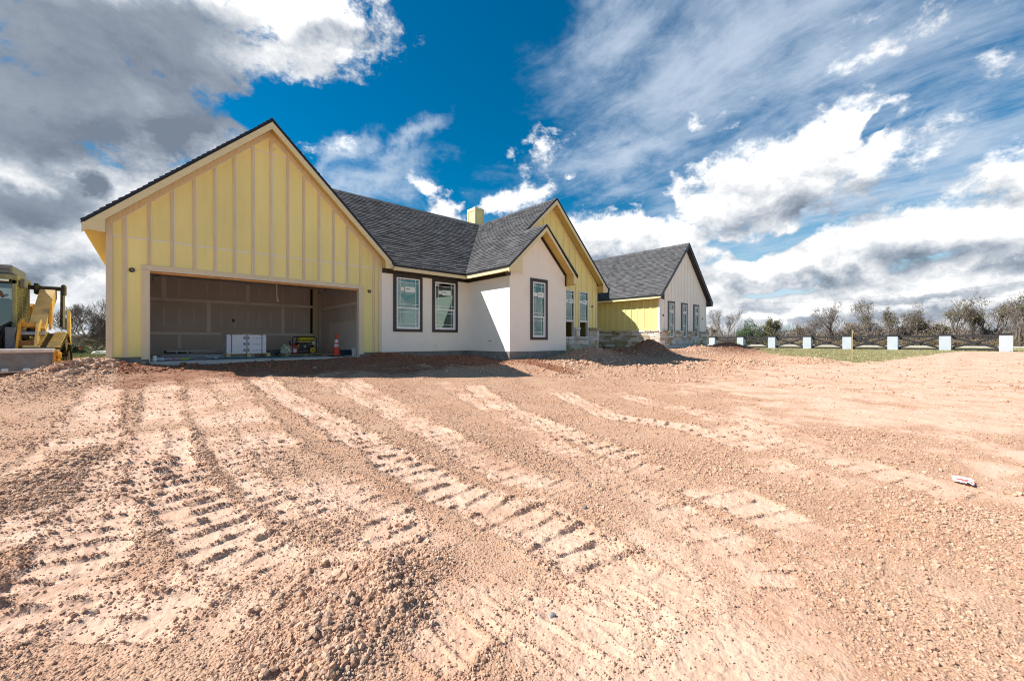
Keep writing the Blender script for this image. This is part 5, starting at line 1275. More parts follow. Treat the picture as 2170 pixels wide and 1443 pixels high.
# plank, cone, bucket, bottle
MB_ = MB().bbox(loc(614, 13.5), loc(704, 14.3)-.2, 13.9, 14.9, FZ+.035, FZ+.058, .003); ply = tag(MB_.build('plywood_sheet', mat('weathered_plywood', (0.42, 0.33, 0.20), .8, var=.15, vscale=5), None, org=(3.6, 14.4, FZ+.035)), 'weathered plywood sheet lying under the generator', 'plywood')
for k in range(3): tag(MB().bbox(3.1+k*.55, 3.18+k*.55, 13.92, 14.88, FZ+.001, FZ+.034, .002).build('support_batten', M_PALL, None, org=(3.1+k*.55, 14.4, FZ)), ['short timber bearer under the left end of the plywood sheet', 'short timber bearer under the middle of the plywood sheet', 'short timber bearer under the right part of the plywood sheet'][k], 'timber', 'bearers under the plywood')
u = loc(713, 13.1); cx, cy = u, 13.1
cn = thing('traffic_cone', 'dirty orange red traffic cone with two scuffed white bands inside the garage door', 'traffic cone', (cx, cy, FZ))
M_CO = mat('cone_red', (0.62, 0.045, 0.012), .5, .4, var=.12, vscale=9); M_CW = speck('scuffed_band', (.75, .73, .70), (.55, .53, .50), (.06, .05, .05), 26, .5)
MB().bbox(cx-.19, cx+.19, cy-.19, cy+.19, FZ, FZ+.03, .012).build('base', M_GB, cn)
cr = lambda z: .125-.105*(z/.72)
for (a, b, mt, nm) in ((.03, .30, M_CO, 'body'), (.301, .385, M_CW, 'reflective_band'), (.386, .43, M_CO, 'body'), (.431, .53, M_CW, 'reflective_band'), (.531, .69, M_CO, 'body')):
    k = .003 if mt is M_CW else 0
    MB().lathe((cx, cy, FZ), [(cr(a)+k, a), (cr(b)+k, b)] if b < .69 else [(cr(a), a), (cr(b), b), (.012, .715)], 24).build(nm, mt, cn, smooth=False)
u = loc(752, 12.95); bk_ = thing('white_bucket', 'small white plastic bucket at the right jamb of the garage opening', 'bucket', (u, 12.95, FZ))
MB().lathe((u, 12.95, FZ), [(.085, .0), (.105, .235), (.112, .235), (.112, .25), (.100, .25), (.082, .012)], 24).build('body', M_VINYL, bk_, True)
MB().tube([(u+.112*math.cos(t), 12.95+.112*math.sin(t), FZ+.22-.06*math.sin(t*1.0)*0) for t in np.linspace(math.pi, 2*math.pi, 9)], .004, 5).build('bail_handle', M_AL, bk_)
u = loc(327.5, 12.85); bt = thing('white_bottle', 'small white plastic bottle standing by the left jamb of the garage opening', 'bottle', (u, 12.85, FZ))
MB().lathe((u, 12.85, FZ), [(.04, 0), (.043, .02), (.043, .12), (.03, .145)], 16).build('body', M_VINYL, bt, True); MB().lathe((u, 12.85, FZ+.146), [(.022, 0), (.022, .022)], 12).build('cap', M_BLK, bt)
# steel studs and offcuts on the floor
M_GALV = MATS['galvanised_steel']; r = random.Random(11)
for k in range(8):
    ya = 13.9+k*.28; xa = loc(335+r.uniform(-4, 18), ya); ln = r.uniform(1.6, 2.5); zz = FZ+.006+(.055 if k % 3 == 1 else 0)+(.11 if k == 4 else 0)
    M = Matrix.Translation((xa, ya, zz)) @ Matrix.Rotation(math.radians(r.uniform(-3, 3)), 4, 'Z'); w = .06+.05*r.random()
    b = MB(); b.box(0, ln, 0, w, 0, .003, M=M); b.box(0, ln, 0, .003, .003, .04, M=M); b.box(0, ln, w-.003, w, .003, .04, M=M)
    o = b.build('metal_channel', mat('channel_steel', (.30, .29, .29), .45, .5, .5, var=.1), None, org=(xa, ya, zz)); tag(o, 'long grey metal channel in the pile on the left of the garage floor', 'metal channel', 'metal channels piled on the garage floor')
for (px, v, w, lb) in ((348, 17.6, .42, 'black box with a white end against the back wall, leftmost of two'), (377, 17.6, .34, 'black box with grey marks against the back wall, right of its twin')):
    u = loc(px, v); o = thing('black_box', lb, 'box', (u, v, FZ)); MB().bbox(u-.0, u+w, v, v+.25, FZ+.0, FZ+.16, .01).build('carton', M_GB, o)
    MB().box(u+w*.7, u+w*.82, v-.004, v-.001, FZ+.03, FZ+.13).build('label', M_PAPER if px < 360 else M_AL, o)
def rag(name, label, cat, c, sx, sy, h, mt, seed):
    n = 14; b = MB(); vs = []
    for j in range(n+1):
        for i in range(n+1):
            a, q = i/n-.5, j/n-.5; z = abs(mnoise.noise(Vector((a*6+seed, q*6, 3))))*h*2+abs(mnoise.noise(Vector((a*13+seed, q*13, 9))))*h; e = 1-max(abs(a), abs(q))*1.2
            vs.append((c[0]+a*sx+mnoise.noise(Vector((a*3, q*3, seed)))*.05, c[1]+q*sy, c[2]+.006+z*max(e, .1)))
    b.add(vs, [(j*(n+1)+i, j*(n+1)+i+1, (j+1)*(n+1)+i+1, (j+1)*(n+1)+i) for j in range(n) for i in range(n)])
    o = b.build(name, mt, None, org=c); tag(o, label, cat); return o
rag('white_scrap', 'crumpled white sheet on the garage floor by the left jamb', 'sheet', (loc(348, 13.2), 13.2, FZ), .55, .3, .07, M_VINYL, 1)
rag('red_wrapper', 'crumpled red and white packet on the garage floor near the left jamb', 'wrapper', (loc(369, 13.1), 13.1, FZ), .3, .22, .06, speck('red_white', (.50, .05, .06), (.65, .6, .62), (.30, .04, .06), 16), 4)
gl_ = thing('green_glove', 'lime green work glove lying on the garage floor', 'glove', (loc(392, 13.05), 13.05, FZ)); gx = loc(392, 13.05)
M_LIME = mat('lime_fabric', (.42, .68, .03), .7); MB().bbox(gx-.09, gx+.02, 13.0, 13.1, FZ+.004, FZ+.05, .02).build('palm', M_LIME, gl_)
for k in range(4): MB().tube([(gx+.02, 13.01+k*.024, FZ+.02), (gx+.07, 13.01+k*.028, FZ+.035), (gx+.115-abs(k-1.5)*.01, 13.0+k*.032, FZ+.06)], [.012, .012, .008], 8).build('finger', M_LIME, gl_)
MB().tube([(gx-.05, 13.01, FZ+.02), (gx-.02, 12.97, FZ+.03), (gx+.02, 12.95, FZ+.03)], [.014, .013, .009], 8).build('thumb', M_LIME, gl_)
u = loc(725, 14.0); tb_ = thing('toolbox', 'dark open crate with blue edges on the floor right of the traffic cone', 'crate', (u, 14.1, FZ)); b = MB()
b.box(u, u+.36, 14.0, 14.02, FZ, FZ+.17); b.box(u, u+.36, 14.28, 14.3, FZ, FZ+.17); b.box(u, u+.02, 14.021, 14.279, FZ, FZ+.17); b.box(u+.34, u+.36, 14.021, 14.279, FZ, FZ+.17); b.box(u+.02, u+.34, 14.021, 14.279, FZ, FZ+.015); b.build('shell', mat('navy_plastic', (.03, .05, .09), .4, .5), tb_)
MB().box(u-.005, u+.365, 13.99, 14.31, FZ+.171, FZ+.18).build('rim', mat('blue_plastic', (.08, .25, .35), .4, .5), tb_)
for k in range(3):
    pts = [(loc(440+i*14, 13.5+.35*math.sin(i*.9+k*2)), 13.35+k*.22+.12*math.sin(i*.9+k*2), FZ+.012) for i in range(12+k)]
    tag(MB().tube(pts, .009, 6).build('floor_cable', mat('teal_cable', (.03, .10, .11), .5), None, org=pts[0]), ['dark teal cable snaking nearest the garage sill', 'middle dark teal cable in front of the pallet', 'dark cable running under the pallet front'][k], 'cable')

# ---------------------------------------------------------------- track loader beside the house
M_CY = mat('machine_yellow', (.62, .31, .035), .5, .4, var=.18, vscale=4, dirt=((.42, .28, .16), .35, 5)); M_CY2 = mat('worn_machine_yellow', (.70, .48, .20), .6, .3, var=.2, vscale=5, dirt=((.5, .38, .26), .4, 6))
M_RUB = mat('dusty_rubber', (.62, .46, .23), .9, .2, var=.25, vscale=8, bump=.004); M_RUBD = mat('track_groove', (.07, .055, .04), .9, .2, var=.3, vscale=9)
M_STEEL = mat('worn_bucket_steel', (.24, .215, .19), .65, .4, .2, var=.25, vscale=6, bump=.004, bscale=30, dirt=((.42, .25, .16), .35, 4)); M_RIM = mat('scraped_steel', (.62, .55, .50), .5, .4, .3, var=.2, vscale=9, dirt=((.5, .3, .2), .3, 5))
M_MESH = mat('olive_guard', (.24, .24, .14), .6, .4, var=.2, vscale=8); M_MB = mat('machine_black', (.022, .020, .020), .55, .4, var=.4, vscale=12, dirt=((.22, .14, .08), .3, 9)); M_GREY = mat('roof_grey', (.16, .165, .18), .5, .4, var=.1, vscale=4, dirt=((.3, .26, .2), .2, 4))
LX = -2.9; LG = -.66
ldr = thing('track_loader', 'dusty yellow track loader with its bucket down on the dirt left of the garage', 'track loader', (LX, 14.5, LG))
SX = lambda f: [(-1, f), (1, f)]
yz = lambda a, b, t: (t, a, b)
bxL, bxR = LX-1.33, -1.575
bkt = bpy.data.objects.new('bucket', None); COL.objects.link(bkt); bkt.parent = ldr; WPOS[bkt.name] = WPOS[ldr.name].copy()
MB().prism([(12.985, LG+.03), (13.02, LG+.03), (13.17, -.25), (13.14, -.25)][::1], yz, bxL, bxR).build('front_plate', M_STEEL, bkt)
MB().bbox(bxL, bxR+.02, 13.08, 13.26, -.262, -.172, .02).build('top_rim', M_RIM, bkt)
MB().box(bxL, bxR, 12.93, 13.02, LG+.0, LG+.028).build('cutting_edge', M_RIM, bkt)
for k in range(9):
    u = bxR-.06-k*.285
    if u > bxL: MB().bbox(u-.045, u+.045, 12.90, 13.0, LG+.03, LG+.085, .012).build('edge_block', mat('block_paint', (.66, .74, .80), .4), bkt)
pl = [(12.96, LG+.0), (13.62, LG+.02), (13.60, -.35), (13.22, -.19), (13.12, -.2)]
for u in (bxL-.03, bxR): MB().prism(pl, yz, u, u+.028).build('side_plate', mat('rust_orange_plate', (.50, .24, .07), .7, .3, var=.3, vscale=6), bkt)
MB().prism([(13.05, LG+.02), (13.6, LG+.02), (13.6, LG+.06), (13.06, LG+.06)], yz, bxL, bxR).build('bucket_floor', M_STEEL, bkt); MB().prism([(13.6, LG+.02), (13.64, LG+.02), (13.64, -.32), (13.6, -.32)], yz, bxL, bxR).build('bucket_back', M_STEEL, bkt)
r = random.Random(6)
for (yy, zz, q) in ((13.25, -.30, .07), (13.35, -.36, .08), (13.42, -.30, .055), (13.28, -.45, .06), (13.38, -.50, .05), (13.30, -.55, .045)):
    b = MB().lathe((0, 0, 0), [(q*.9, 0), (q, .03), (q*.6, .06), (q*.3, .07)], 9); b.v = [(bxR+.029+p[2], yy+p[0], zz+p[1]) for p in b.v]; b.build('mud_caked_pin', M_CY, bkt)
# rubber tracks: sloping front run with cleats
prof = [(13.62, -.18), (14.72, .17), (14.90, .16), (15.02, .05), (15.50, -.42), (15.50, -.56), (15.38, LG+.0), (13.62, LG+.0), (13.46, -.50), (13.46, -.32)]
for (ua, ub) in ((-2.10, -1.52), (LX-1.38, LX-.80)):
    tr_ = bpy.data.objects.new('rubber_track', None); COL.objects.link(tr_); tr_.parent = ldr; WPOS[tr_.name] = WPOS[ldr.name].copy()
    b = MB(); n = len(prof); cx_ = sum(p[0] for p in prof)/n; cz_ = sum(p[1] for p in prof)/n
    inn = [(p[0]+(cx_-p[0])*.07, p[1]+(cz_-p[1])*.13) for p in prof]
    vs = [(ua, *p) for p in prof]+[(ub, *p) for p in prof]+[(ua, *p) for p in inn]+[(ub, *p) for p in inn]
    fs = []
    for i in range(n):
        j = (i+1) % n; fs += [(i, j, n+j, n+i), (2*n+i, 3*n+i, 3*n+j, 2*n+j), (i, 2*n+i, 2*n+j, j), (n+i, n+j, 3*n+j, 3*n+i)]
    b.add(vs, fs); b.build('belt', M_RUBD, tr_)
    for i in range(n):
        a = Vector((0, *prof[i])); c = Vector((0, *prof[(i+1) % n])); Ln = (c-a).length; d = (c-a).normalized(); k = max(1, int(Ln/.15)); nn = Vector((0, -d.z, d.y)); nn = nn if nn.dot(a-Vector((0, cx_, cz_))) > 0 else -nn
        for q in range(k):
            o3 = a+d*((q+.5)*Ln/k); M = Matrix.Translation(o3) @ Matrix((Vector((1, 0, 0)), d, nn)).transposed().to_4x4(); um = (ua+ub)/2+.02
            for (s0, s1) in ((ua+.01, um-.045), (um+.045, ub-.01)): MB().bbox(s0, s1, -.045, .045, .001, .042, .015, M=M).build('track_cleat', M_RUB, tr_)
    b = MB().prism([(p[0]+(cx_-p[0])*.2, p[1]+(cz_-p[1])*.25) for p in prof[::-1]], yz, (ua+ub)/2-.1, (ua+ub)/2+.1); b.build('track_frame', M_MB, tr_)
    for (yy, zz, rr) in ((13.75, -.42, .17), (15.2, -.42, .17), (14.75, -.08, .17), (14.1, -.5, .1), (14.5, -.5, .1), (14.9, -.5, .1)):
        MB().cyl((ub-.12, yy, zz), (ub-.03, yy, zz), rr, n=18).build('roller', M_MB, tr_)
# body, cab
MB().bbox(LX-.75, LX+.75, 14.3, 16.9, -.38, .25, .05).build('chassis', M_MB, ldr); MB().bbox(LX-.72, LX+.72, 15.9, 17.2, -.1, .95, .08).build('engine_cover', M_CY, ldr)
cxl, cxr, cy0, cy1 = LX-.62, -2.30, 14.5, 15.9
cab = bpy.data.objects.new('cab', None); COL.objects.link(cab); cab.parent = ldr; WPOS[cab.name] = WPOS[ldr.name].copy()
for u in (cxl, cxr-.07): MB().bbox(u, u+.07, cy0, cy0+.09, -.1, 1.46, .012).build('cab_post', M_MESH if u > -3 else M_MB, cab); MB().bbox(u, u+.07, cy1-.09, cy1, -.1, 1.46, .012).build('cab_post', M_MESH, cab)
MB().bbox(cxl-.03, cxr+.03, cy0-.06, cy1+.02, 1.40, 1.52, .02).build('roof_visor', M_MESH, cab)
MB().bbox(cxl+.0, cxr-.06, cy0+.02, cy1, 1.521, 1.74, .03).build('roof_unit', M_GREY, cab)
MB().box(cxl+.03, cxr-.1, cy0+.012, cy0+.018, 1.62, 1.632).build('roof_seam', M_MB, cab)
MB().bbox(cxr-.28, cxr-.10, cy0-.075, cy0-.061, 1.35, 1.395, .004).build('work_lamp', M_PAPER, cab)
MB().bbox(cxl, cxr, cy0+.0, cy0+.05, 1.30, 1.3999, .01).build('door_frame', M_MB, cab); MB().bbox(cxl+.071, cxr-.071, cy0+.01, cy0+.05, -.02, .06, .01).build('door_frame', M_MB, cab)
MB().box(cxl+.072, cxr-.072, cy0+.02, cy0+.028, .061, 1.299).build('windscreen', M_CABGL, cab)
MB().tube([(cxr-.30, cy0-.005, .48), (cxr-.42, cy0-.006, .82), (cxr-.52, cy0-.006, 1.12)], .010, 6).build('wiper', M_MB, cab)
MB().bbox(cxr-.50, cxr-.15, cy0+.5, cy0+.62, .1, 1.0, .05).build('seat', M_MB, cab); MB().bbox(cxr-.9, cxr-.2, cy0+.3, cy0+.5, .0, .35, .05).build('console', M_MB, cab)
MB().tube([(cxr-.15, cy0+.1, 1.05), (cxr-.20, cy0+.02, 1.0), (cxr-.24, cy0-.02, 1.12)], .03, 8).build('grab_handle', mat('brown_knob', (.10, .06, .05), .5), cab)
b = MB(); y_ = cy0+.10
gdz0, gdz1 = .22, 1.30
for k in range(26):                                        # expanded metal side guard
    t = k*.055
    for s in (1, -1):
        ya, yb = cy0+.10, cy1-.10; w = yb-ya; z0 = gdz0-.6+t*1.0*1.3; pts = []
        for q in (0, 1):
            yy = ya+w*q; zz = z0+(.62*q if s > 0 else .62*(1-q)); pts.append((yy, zz))
        (y1_, z1_), (y2_, z2_) = pts; f = lambda z: y1_+(y2_-y1_)*(z-z1_)/(z2_-z1_)
        lo, hi = max(min(z1_, z2_), gdz0), min(max(z1_, z2_), gdz1)
        if hi > lo: b.tube([(cxr-.01, f(lo), lo), (cxr-.01, f(hi), hi)], .010, 4, False)
b.build('side_guard_mesh', M_MESH, cab); b = MB()
b.box(cxr-.03, cxr+.0, cy0+.09, cy1-.09, gdz1, gdz1+.10); b.box(cxr-.03, cxr+.0, cy0+.09, cy1-.09, gdz0-.12, gdz0); b.box(cxr-.03, cxr, cy0+.55, cy0+.60, gdz0, gdz1); b.build('side_guard_frame', M_MESH, cab)
MB().bbox(cxr+.0, cxr+.10, cy0+.2, cy0+.5, 1.25, 1.45, .02).build('side_lamp', M_GREY, cab)
MB().bbox(-2.36, -2.20, 13.85, 14.1, -.20, .30, .02).build('cylinder_guard', mat('blue_grey_plate', (.10, .115, .14), .45, .5, .3, var=.3, vscale=20), ldr)
MB().cyl((-2.30, 13.85, -.30), (-2.30, 13.85, -.19), .05, n=12).build('tilt_cylinder', M_MB, ldr)
for k in range(9): MB().tube([(-2.75+k*.07, 14.3, -.2+.05*math.sin(k)), (-2.7+k*.06, 14.1, .05+.06*math.cos(k*2)), (-2.6+k*.05, 14.2, .3)], .022, 6).build('hose', M_MB, ldr)
MB().tube([(-2.95, 14.35, .02), (-2.5, 14.30, .28), (-2.33, 14.28, .42)], .03, 8).build('brace_bar', M_MB, ldr)
# lift arms
for (ua, ub) in ((-2.12, -1.80), (LX-1.10, LX-.78)):
    arm = bpy.data.objects.new('lift_arm', None); COL.objects.link(arm); arm.parent = ldr; WPOS[arm.name] = WPOS[ldr.name].copy()
    up = [(14.15, .28), (14.35, .22), (15.85, 1.12), (15.80, 1.30), (15.55, 1.30)]
    MB().prism(ccw(up), yz, ua+.03, ub-.03).build('upper_beam', M_CY2, arm)
    MB().prism(ccw([(14.16, .30), (14.9, .72), (14.92, .735), (14.17, .32)]), yz, ua+.035, ub-.10).build('top_wear', mat('mud_brown', (.25, .17, .09), .9, var=.2), arm)
    dn = [(14.36, .44), (14.20, .50), (13.95, .38), (13.78, .05), (13.70, -.15), (13.42, -.30), (13.36, -.44), (13.60, -.46), (13.86, -.28), (14.02, -.02), (14.14, .18)]
    MB().prism(ccw(dn), yz, ua-.07, ua-.03).build('arm_plate', M_CY, arm); MB().prism(ccw(dn), yz, ub-.13, ub-.09).build('arm_plate', M_CY2, arm)
    MB().bbox(ua-.029, ub-.131, 14.02, 14.14, .30, .40, .01).build('cross_member', M_CY, arm); MB().bbox(ua-.029, ub-.131, 13.74, 13.9, -.16, .0, .01).build('cross_member', mat('rusty_mud', (.22, .10, .04), .9, var=.4, vscale=20), arm)
    MB().cyl((ua-.08, 14.0, .16), (ub+.0, 14.0, .16), .05, n=14).build('pin', M_AL, arm); MB().cyl((ua+.05, 13.95, .05), (ua+.05, 14.6, .55), .04, n=12).build('ram', M_MB, arm)
    rq = random.Random(int(abs(ua)*100))
    for k in range(7):
        hx, hy, hz = rq.uniform(ua, ub-.08), rq.uniform(14.15, 14.4), rq.uniform(.02, .34)
        MB().tube([(hx, hy, hz), (hx+rq.uniform(-.05, .05), hy-.03, hz+.05), (hx+rq.uniform(-.06, .06), hy, hz+.11)], .016, 6).build('hose', M_MB, arm)
        MB().cyl((hx, hy-.03, hz+.02), (hx+.02, hy-.06, hz+.025), .022, n=8).build('hose_fitting', M_AL, arm)
    MB().prism(ccw([(14.55, .25), (14.72, .30), (14.85, .75), (14.70, .90)]), yz, ub-.019, ub+.02).build('side_link', M_CY, arm)
    tw = MB().prism(ccw([(15.55, .35), (15.9, .35), (15.92, 1.36), (15.62, 1.36)]), yz, ub+.05, ub+.10); tw.build('tower_plate', M_MB, arm)
    MB().prism(ccw([(15.05, -.1), (15.35, -.1), (15.30, .62), (15.12, .78)]), yz, ub+.22, ub+.27).build('fender_plate', M_CY2, arm)
MB().bbox(LX-1.15, -1.66, 15.66, 15.78, 1.30, 1.40, .02).build('cross_tube', M_MB, ldr)
for u in (-2.16, -1.70): MB().bbox(u-.04, u+.04, 15.6, 15.84, 1.18, 1.46, .02).build('pivot_lug', M_MB, ldr)

# ---------------------------------------------------------------- trees and brush
def bark(name, c, rnd_=.1): return mat(name, c, .9, .15, var=.3, vscale=2.5, rnd=rnd_)
M_BARK = bark('grey_bark', (.15, .125, .11)); M_TWIG = bark('brown_twig', (.19, .155, .135)); M_PALE = bark('pale_branch', (.40, .35, .29))
def leafmat(name, c1, c2):
    m = bpy.data.materials.new(name); m.use_nodes = True; g = NG(m.node_tree); p = g.n.get('Principled BSDF'); at_ = g.new('ShaderNodeAttribute', attribute_name='tone').outputs['Fac']
    g.put(p.inputs['Base Color'], g.mix(at_, c1+(1,), c2+(1,))); p.inputs['Roughness'].default_value = .7; p.inputs['Specular IOR Level'].default_value = .2
    p.inputs['Subsurface Weight'].default_value = 0.0; return m
M_LEAFG = leafmat('evergreen_leaf', (.022, .042, .018), (.085, .125, .05)); M_LEAFO = leafmat('olive_leaf', (.07, .07, .028), (.17, .155, .065)); M_LEAFB = leafmat('dry_leaf', (.10, .075, .045), (.24, .19, .12))
M_BRUSH = leafmat('brush_twig', (.10, .08, .062), (.29, .24, .19)); M_GRASS = leafmat('grass_blade', (.22, .21, .09), (.52, .45, .26)); M_GRASSG = leafmat('green_blade', (.15, .18, .07), (.36, .36, .18))
def branch(mb, tw, r, p, d, L, rad, lev, maxlev, spread, up, tips):
    n = 4 if lev < 2 else 3; pts = [p]; q = p.copy(); dd = d.copy()
    for i in range(n):
        dd = (dd+Vector((r.gauss(0, .16), r.gauss(0, .16), r.gauss(0, .10)+up))).normalized(); q = q+dd*(L/n); pts.append(q.copy())
    rr = [rad*(1-.55*i/n) for i in range(n+1)]
    (mb if lev < 2 else tw).tube(pts, rr, 6 if lev == 0 else (4 if lev < 2 else 3), False)
    if lev >= maxlev: tips.append((q, dd)); return
    k = r.choice((3, 4)) if lev < 2 else r.choice((3, 4, 4))
    for i in range(k):
        t = r.uniform(.35, 1.0) if i else 1.0; j = min(n-1, int(t*n)); f = t*n-j; s = pts[j].lerp(pts[min(j+1, n)], min(f, 1))
        a = r.uniform(0, 6.28); side = Vector((math.cos(a), math.sin(a), r.uniform(-.15, .35))); nd = (dd+side*spread*r.uniform(.6, 1.3)).normalized()
        branch(mb, tw, r, s, nd, L*r.uniform(.58, .80), max(rad*(.62-.35*t*.4), .010), lev+1, maxlev, spread, up, tips)
def leaves(mb, r, pts, n, s, size):
    for _ in range(n):
        c = r.choice(pts)+Vector((r.gauss(0, s), r.gauss(0, s), r.gauss(0, s*.8))); a = Vector((r.gauss(0, 1), r.gauss(0, 1), r.gauss(0, 1))).normalized()*size*r.uniform(.5, 1.3); b = a.orthogonal().normalized()*size*r.uniform(.4, .8)
        mb.add([c-a, c+b*.8, c+a, c-b*.8], [(0, 1, 2, 3)], r.random())
def tree(name, label, cat, x, y, H, W, seed, leaf=None, nleaf=0, mats=(None, None), maxlev=5, stems=1, lean=(0, 0), group=None, twr=.016, lsize=.10, crown_h=None):
    r = random.Random(seed); z0 = gz(x, y)-.1; tr_ = thing(name, label, cat, (x, y, z0), group); tb_, tw, tips = MB(), MB(), []
    for s in range(stems):
        a = r.uniform(0, 6.28); d = Vector((lean[0]+.35*math.cos(a)*(stems > 1), lean[1]+.35*math.sin(a)*(stems > 1), 1)).normalized()
        branch(tb_, tw, r, Vector((x+.1*s, y, z0)), d, H*.34, H*.022+.03, 0, maxlev, .62, .05, tips)
    # bring it to its size
    mx = max(q.z for q, _ in tips)-z0; rx = sorted(math.hypot(q.x-x, q.y-y) for q, _ in tips)[int(len(tips)*.93)]
    kz = H/mx; kx = (W/2)/rx
    def fit(m):
        m.v = [((p[0]-x)*(1+(kx-1)*min(1, (p[2]-z0)/(mx*.25))) + x, (p[1]-y)*(1+(kx-1)*min(1, (p[2]-z0)/(mx*.25)))+y, z0+(p[2]-z0)*kz) for p in m.v]
    fit(tb_); fit(tw); tb_.build('trunk', mats[0] or M_BARK, tr_, fix=False)
    # fine twigs at the tips
    T = [Vector(((q.x-x)*kx+x, (q.y-y)*kx+y, z0+(q.z-z0)*kz)) for q, _ in tips]
    for q, (_, dd) in zip(T, tips):
        for k in range(3):
            e = q+(dd+Vector((r.gauss(0, .6), r.gauss(0, .6), r.gauss(0, .5)))).normalized()*H*r.uniform(.03, .08); tw.tube([q, e], [twr*.8, twr*.4], 3, False)
    cr_ = tw.build('crown', mats[1] or M_TWIG, tr_, fix=False)
    if leaf: 
        lb = MB(); leaves(lb, r, T, nleaf, H*.035, lsize); lb.build('foliage', leaf, tr_, tone=True, fix=False)
    return tr_
specs = [ # bearing, crown top, width px, kind
    (1537, 656, 66, 'bare'), (1590, 671, 62, 'ever'), (1645, 671, 52, 'olive'), (1690, 684, 44, 'dry'), (1722, 676, 40, 'bare'), (1766, 641, 74, 'bare'), (1838, 632, 62, 'sparse'), (1800, 680, 50, 'dry'),
    (1884, 651, 46, 'sparse'), (1918, 643, 62, 'sparse'), (1962, 676, 62, 'olive'), (2022, 634, 76, 'sparse'), (2066, 640, 40, 'sparse'), (2108, 620, 84, 'sparse'), (2160, 620, 60, 'sparse'), (1500, 690, 40, 'dry'), (2230, 625, 90, 'sparse'), (1985, 688, 50, 'olive')]
words = {'bare': 'bare grey winter tree', 'ever': 'dense evergreen tree', 'olive': 'olive leafed bushy tree', 'dry': 'low brown scrubby tree', 'sparse': 'thin leafless tree'}
places = ['close to the right end of the house', 'second from the house beyond the fence', 'right of the green tree near the third pillar', 'in the dip of the tree line, lower than its neighbours', 'left of the tall bare tree beyond the fence', 'tallest bare crown behind the fourth pillar', 'just right of the survey stake', 'low, between two taller crowns left of the stake',
    'narrow, left of the sixth pillar', 'behind the sixth pillar with a leaning top', 'rounded, beyond the panel right of the sixth pillar', 'wide crown behind the seventh pillar', 'narrow, right of the wide crown near the seventh pillar', 'tallest of the line, left of the last pillar', 'at the right edge of the view', 'hidden low behind the house corner', 'beyond the right edge of the line', 'low, at the foot of the big crowns']
for k, (px, top_, wpx, kind) in enumerate(specs):
    if kind == 'ever': continue
    s = (px-1085)/FPX; X = 86+((k*37) % 7)-3; d = X/(SA*s+CA); x, y = bear(px, d); H = (721.5-top_)/FPX*d+.85; W = wpx/FPX*d*.9
    lf, nl_, st_ = {'bare': (None, 0, 2), 'ever': (M_LEAFG, 4200, 2), 'olive': (M_LEAFO, 1800, 2), 'dry': (M_LEAFB, 500, 2), 'sparse': (M_LEAFO, 420, 2)}[kind]
    tree('bare_tree' if kind in ('bare', 'sparse') else ('evergreen_tree' if kind == 'ever' else 'scrub_tree'), words[kind]+' '+places[k], 'tree', x, y, H, W, 50+k, lf, nl_, maxlev=4, stems=st_, group='trees beyond the fence', twr=.022, lsize=.17 if kind == 'ever' else .13, mats=(M_BARK, M_TWIG))
d = 40; x, y = bear(150, d); tree('bare_tree', 'wide bare tree with arching pale branches between the loader and the house', 'tree', x, y, (721.5-630)/FPX*d+.8, 165/FPX*d*.75, 31, maxlev=5, stems=2, lean=(.25, 0), twr=.012, mats=(M_PALE, M_TWIG))
d = 30; x, y = bear(228, d); tree('bare_tree', 'crooked bare tree close to the left corner of the house', 'tree', x, y, (721.5-668)/FPX*d+.8, 2.2, 77, maxlev=5, stems=2, twr=.010, mats=(M_BARK, M_BARK))
d = 33; x, y = bear(190, d); tree('dead_shrub', 'low tangled leafless shrub in front of the brown thicket', 'shrub', x, y, (721.5-705)/FPX*d+1.0, 3.6, 83, maxlev=5, stems=4, twr=.010, mats=(M_PALE, M_PALE))
def bush(name, label, x, y, w, h, n, leaf, seed, size=.06, cat='bush'):
    r = random.Random(seed); z0 = gz(x, y)-.05; t = thing(name, label, cat, (x, y, z0)); tb_ = MB(); lb = MB()
    for k in range(9):
        a = r.uniform(0, 6.28); e = Vector((x+math.cos(a)*w*.35, y+math.sin(a)*w*.35, z0+h*r.uniform(.6, .95))); tb_.tube([(x, y, z0), Vector((x, y, z0)).lerp(e, .5)+Vector((0, 0, .1*h)), e], [.03, .02, .01], 4, False)
    tb_.build('stem', M_BARK, t, fix=False)
    for _ in range(n):
        a = r.uniform(0, 6.28); u = r.random()**.4; v = r.random(); cl_ = 1+.75*mnoise.noise(Vector((math.cos(a)*1.9+seed, math.sin(a)*1.9, v*3.2)))
        if mnoise.noise(Vector((math.cos(a)*3*u+seed*2, math.sin(a)*3*u, v*5))) < -.12: continue
        rr = cl_* w/2*u*math.sqrt(max(0, 1-(v*1.0)**2.4))*(1+.25*math.sin(a*3+seed)); c = Vector((x+rr*math.cos(a), y+rr*math.sin(a), z0+h*v*(.80+.2*math.sin(a*2+seed))*(.6+.4*cl_)))
        leaves(lb, r, [c], 1, .02, size)
    lb.build('foliage', leaf, t, tone=True, fix=False); return t
x, y = bear(156, 24); bush('evergreen_bush', 'small dark green rounded bush just right of the loader', x, y, 1.15, .62, 1800, M_LEAFG, 3)
x, y = bear(1916, 78); bush('green_bush', 'green low bush behind the fence just right of the sixth pillar', x, y, 3.2, 1.7, 1500, M_LEAFG, 8, .16)
s = (1590-1085)/FPX; d = 84/(SA*s+CA); x, y = bear(1586, d); bush('evergreen_shrub', 'large dense dark green shrub behind the fence near the second and third pillars', x, y, 4.8, 4.6, 5200, M_LEAFG, 12, .15)
x, y = bear(1622, d*.99); bush('evergreen_shrub', 'lower olive green shrub joined to the right side of the larger dark one', x, y, 4.2, 3.5, 3400, M_LEAFO, 17, .15)
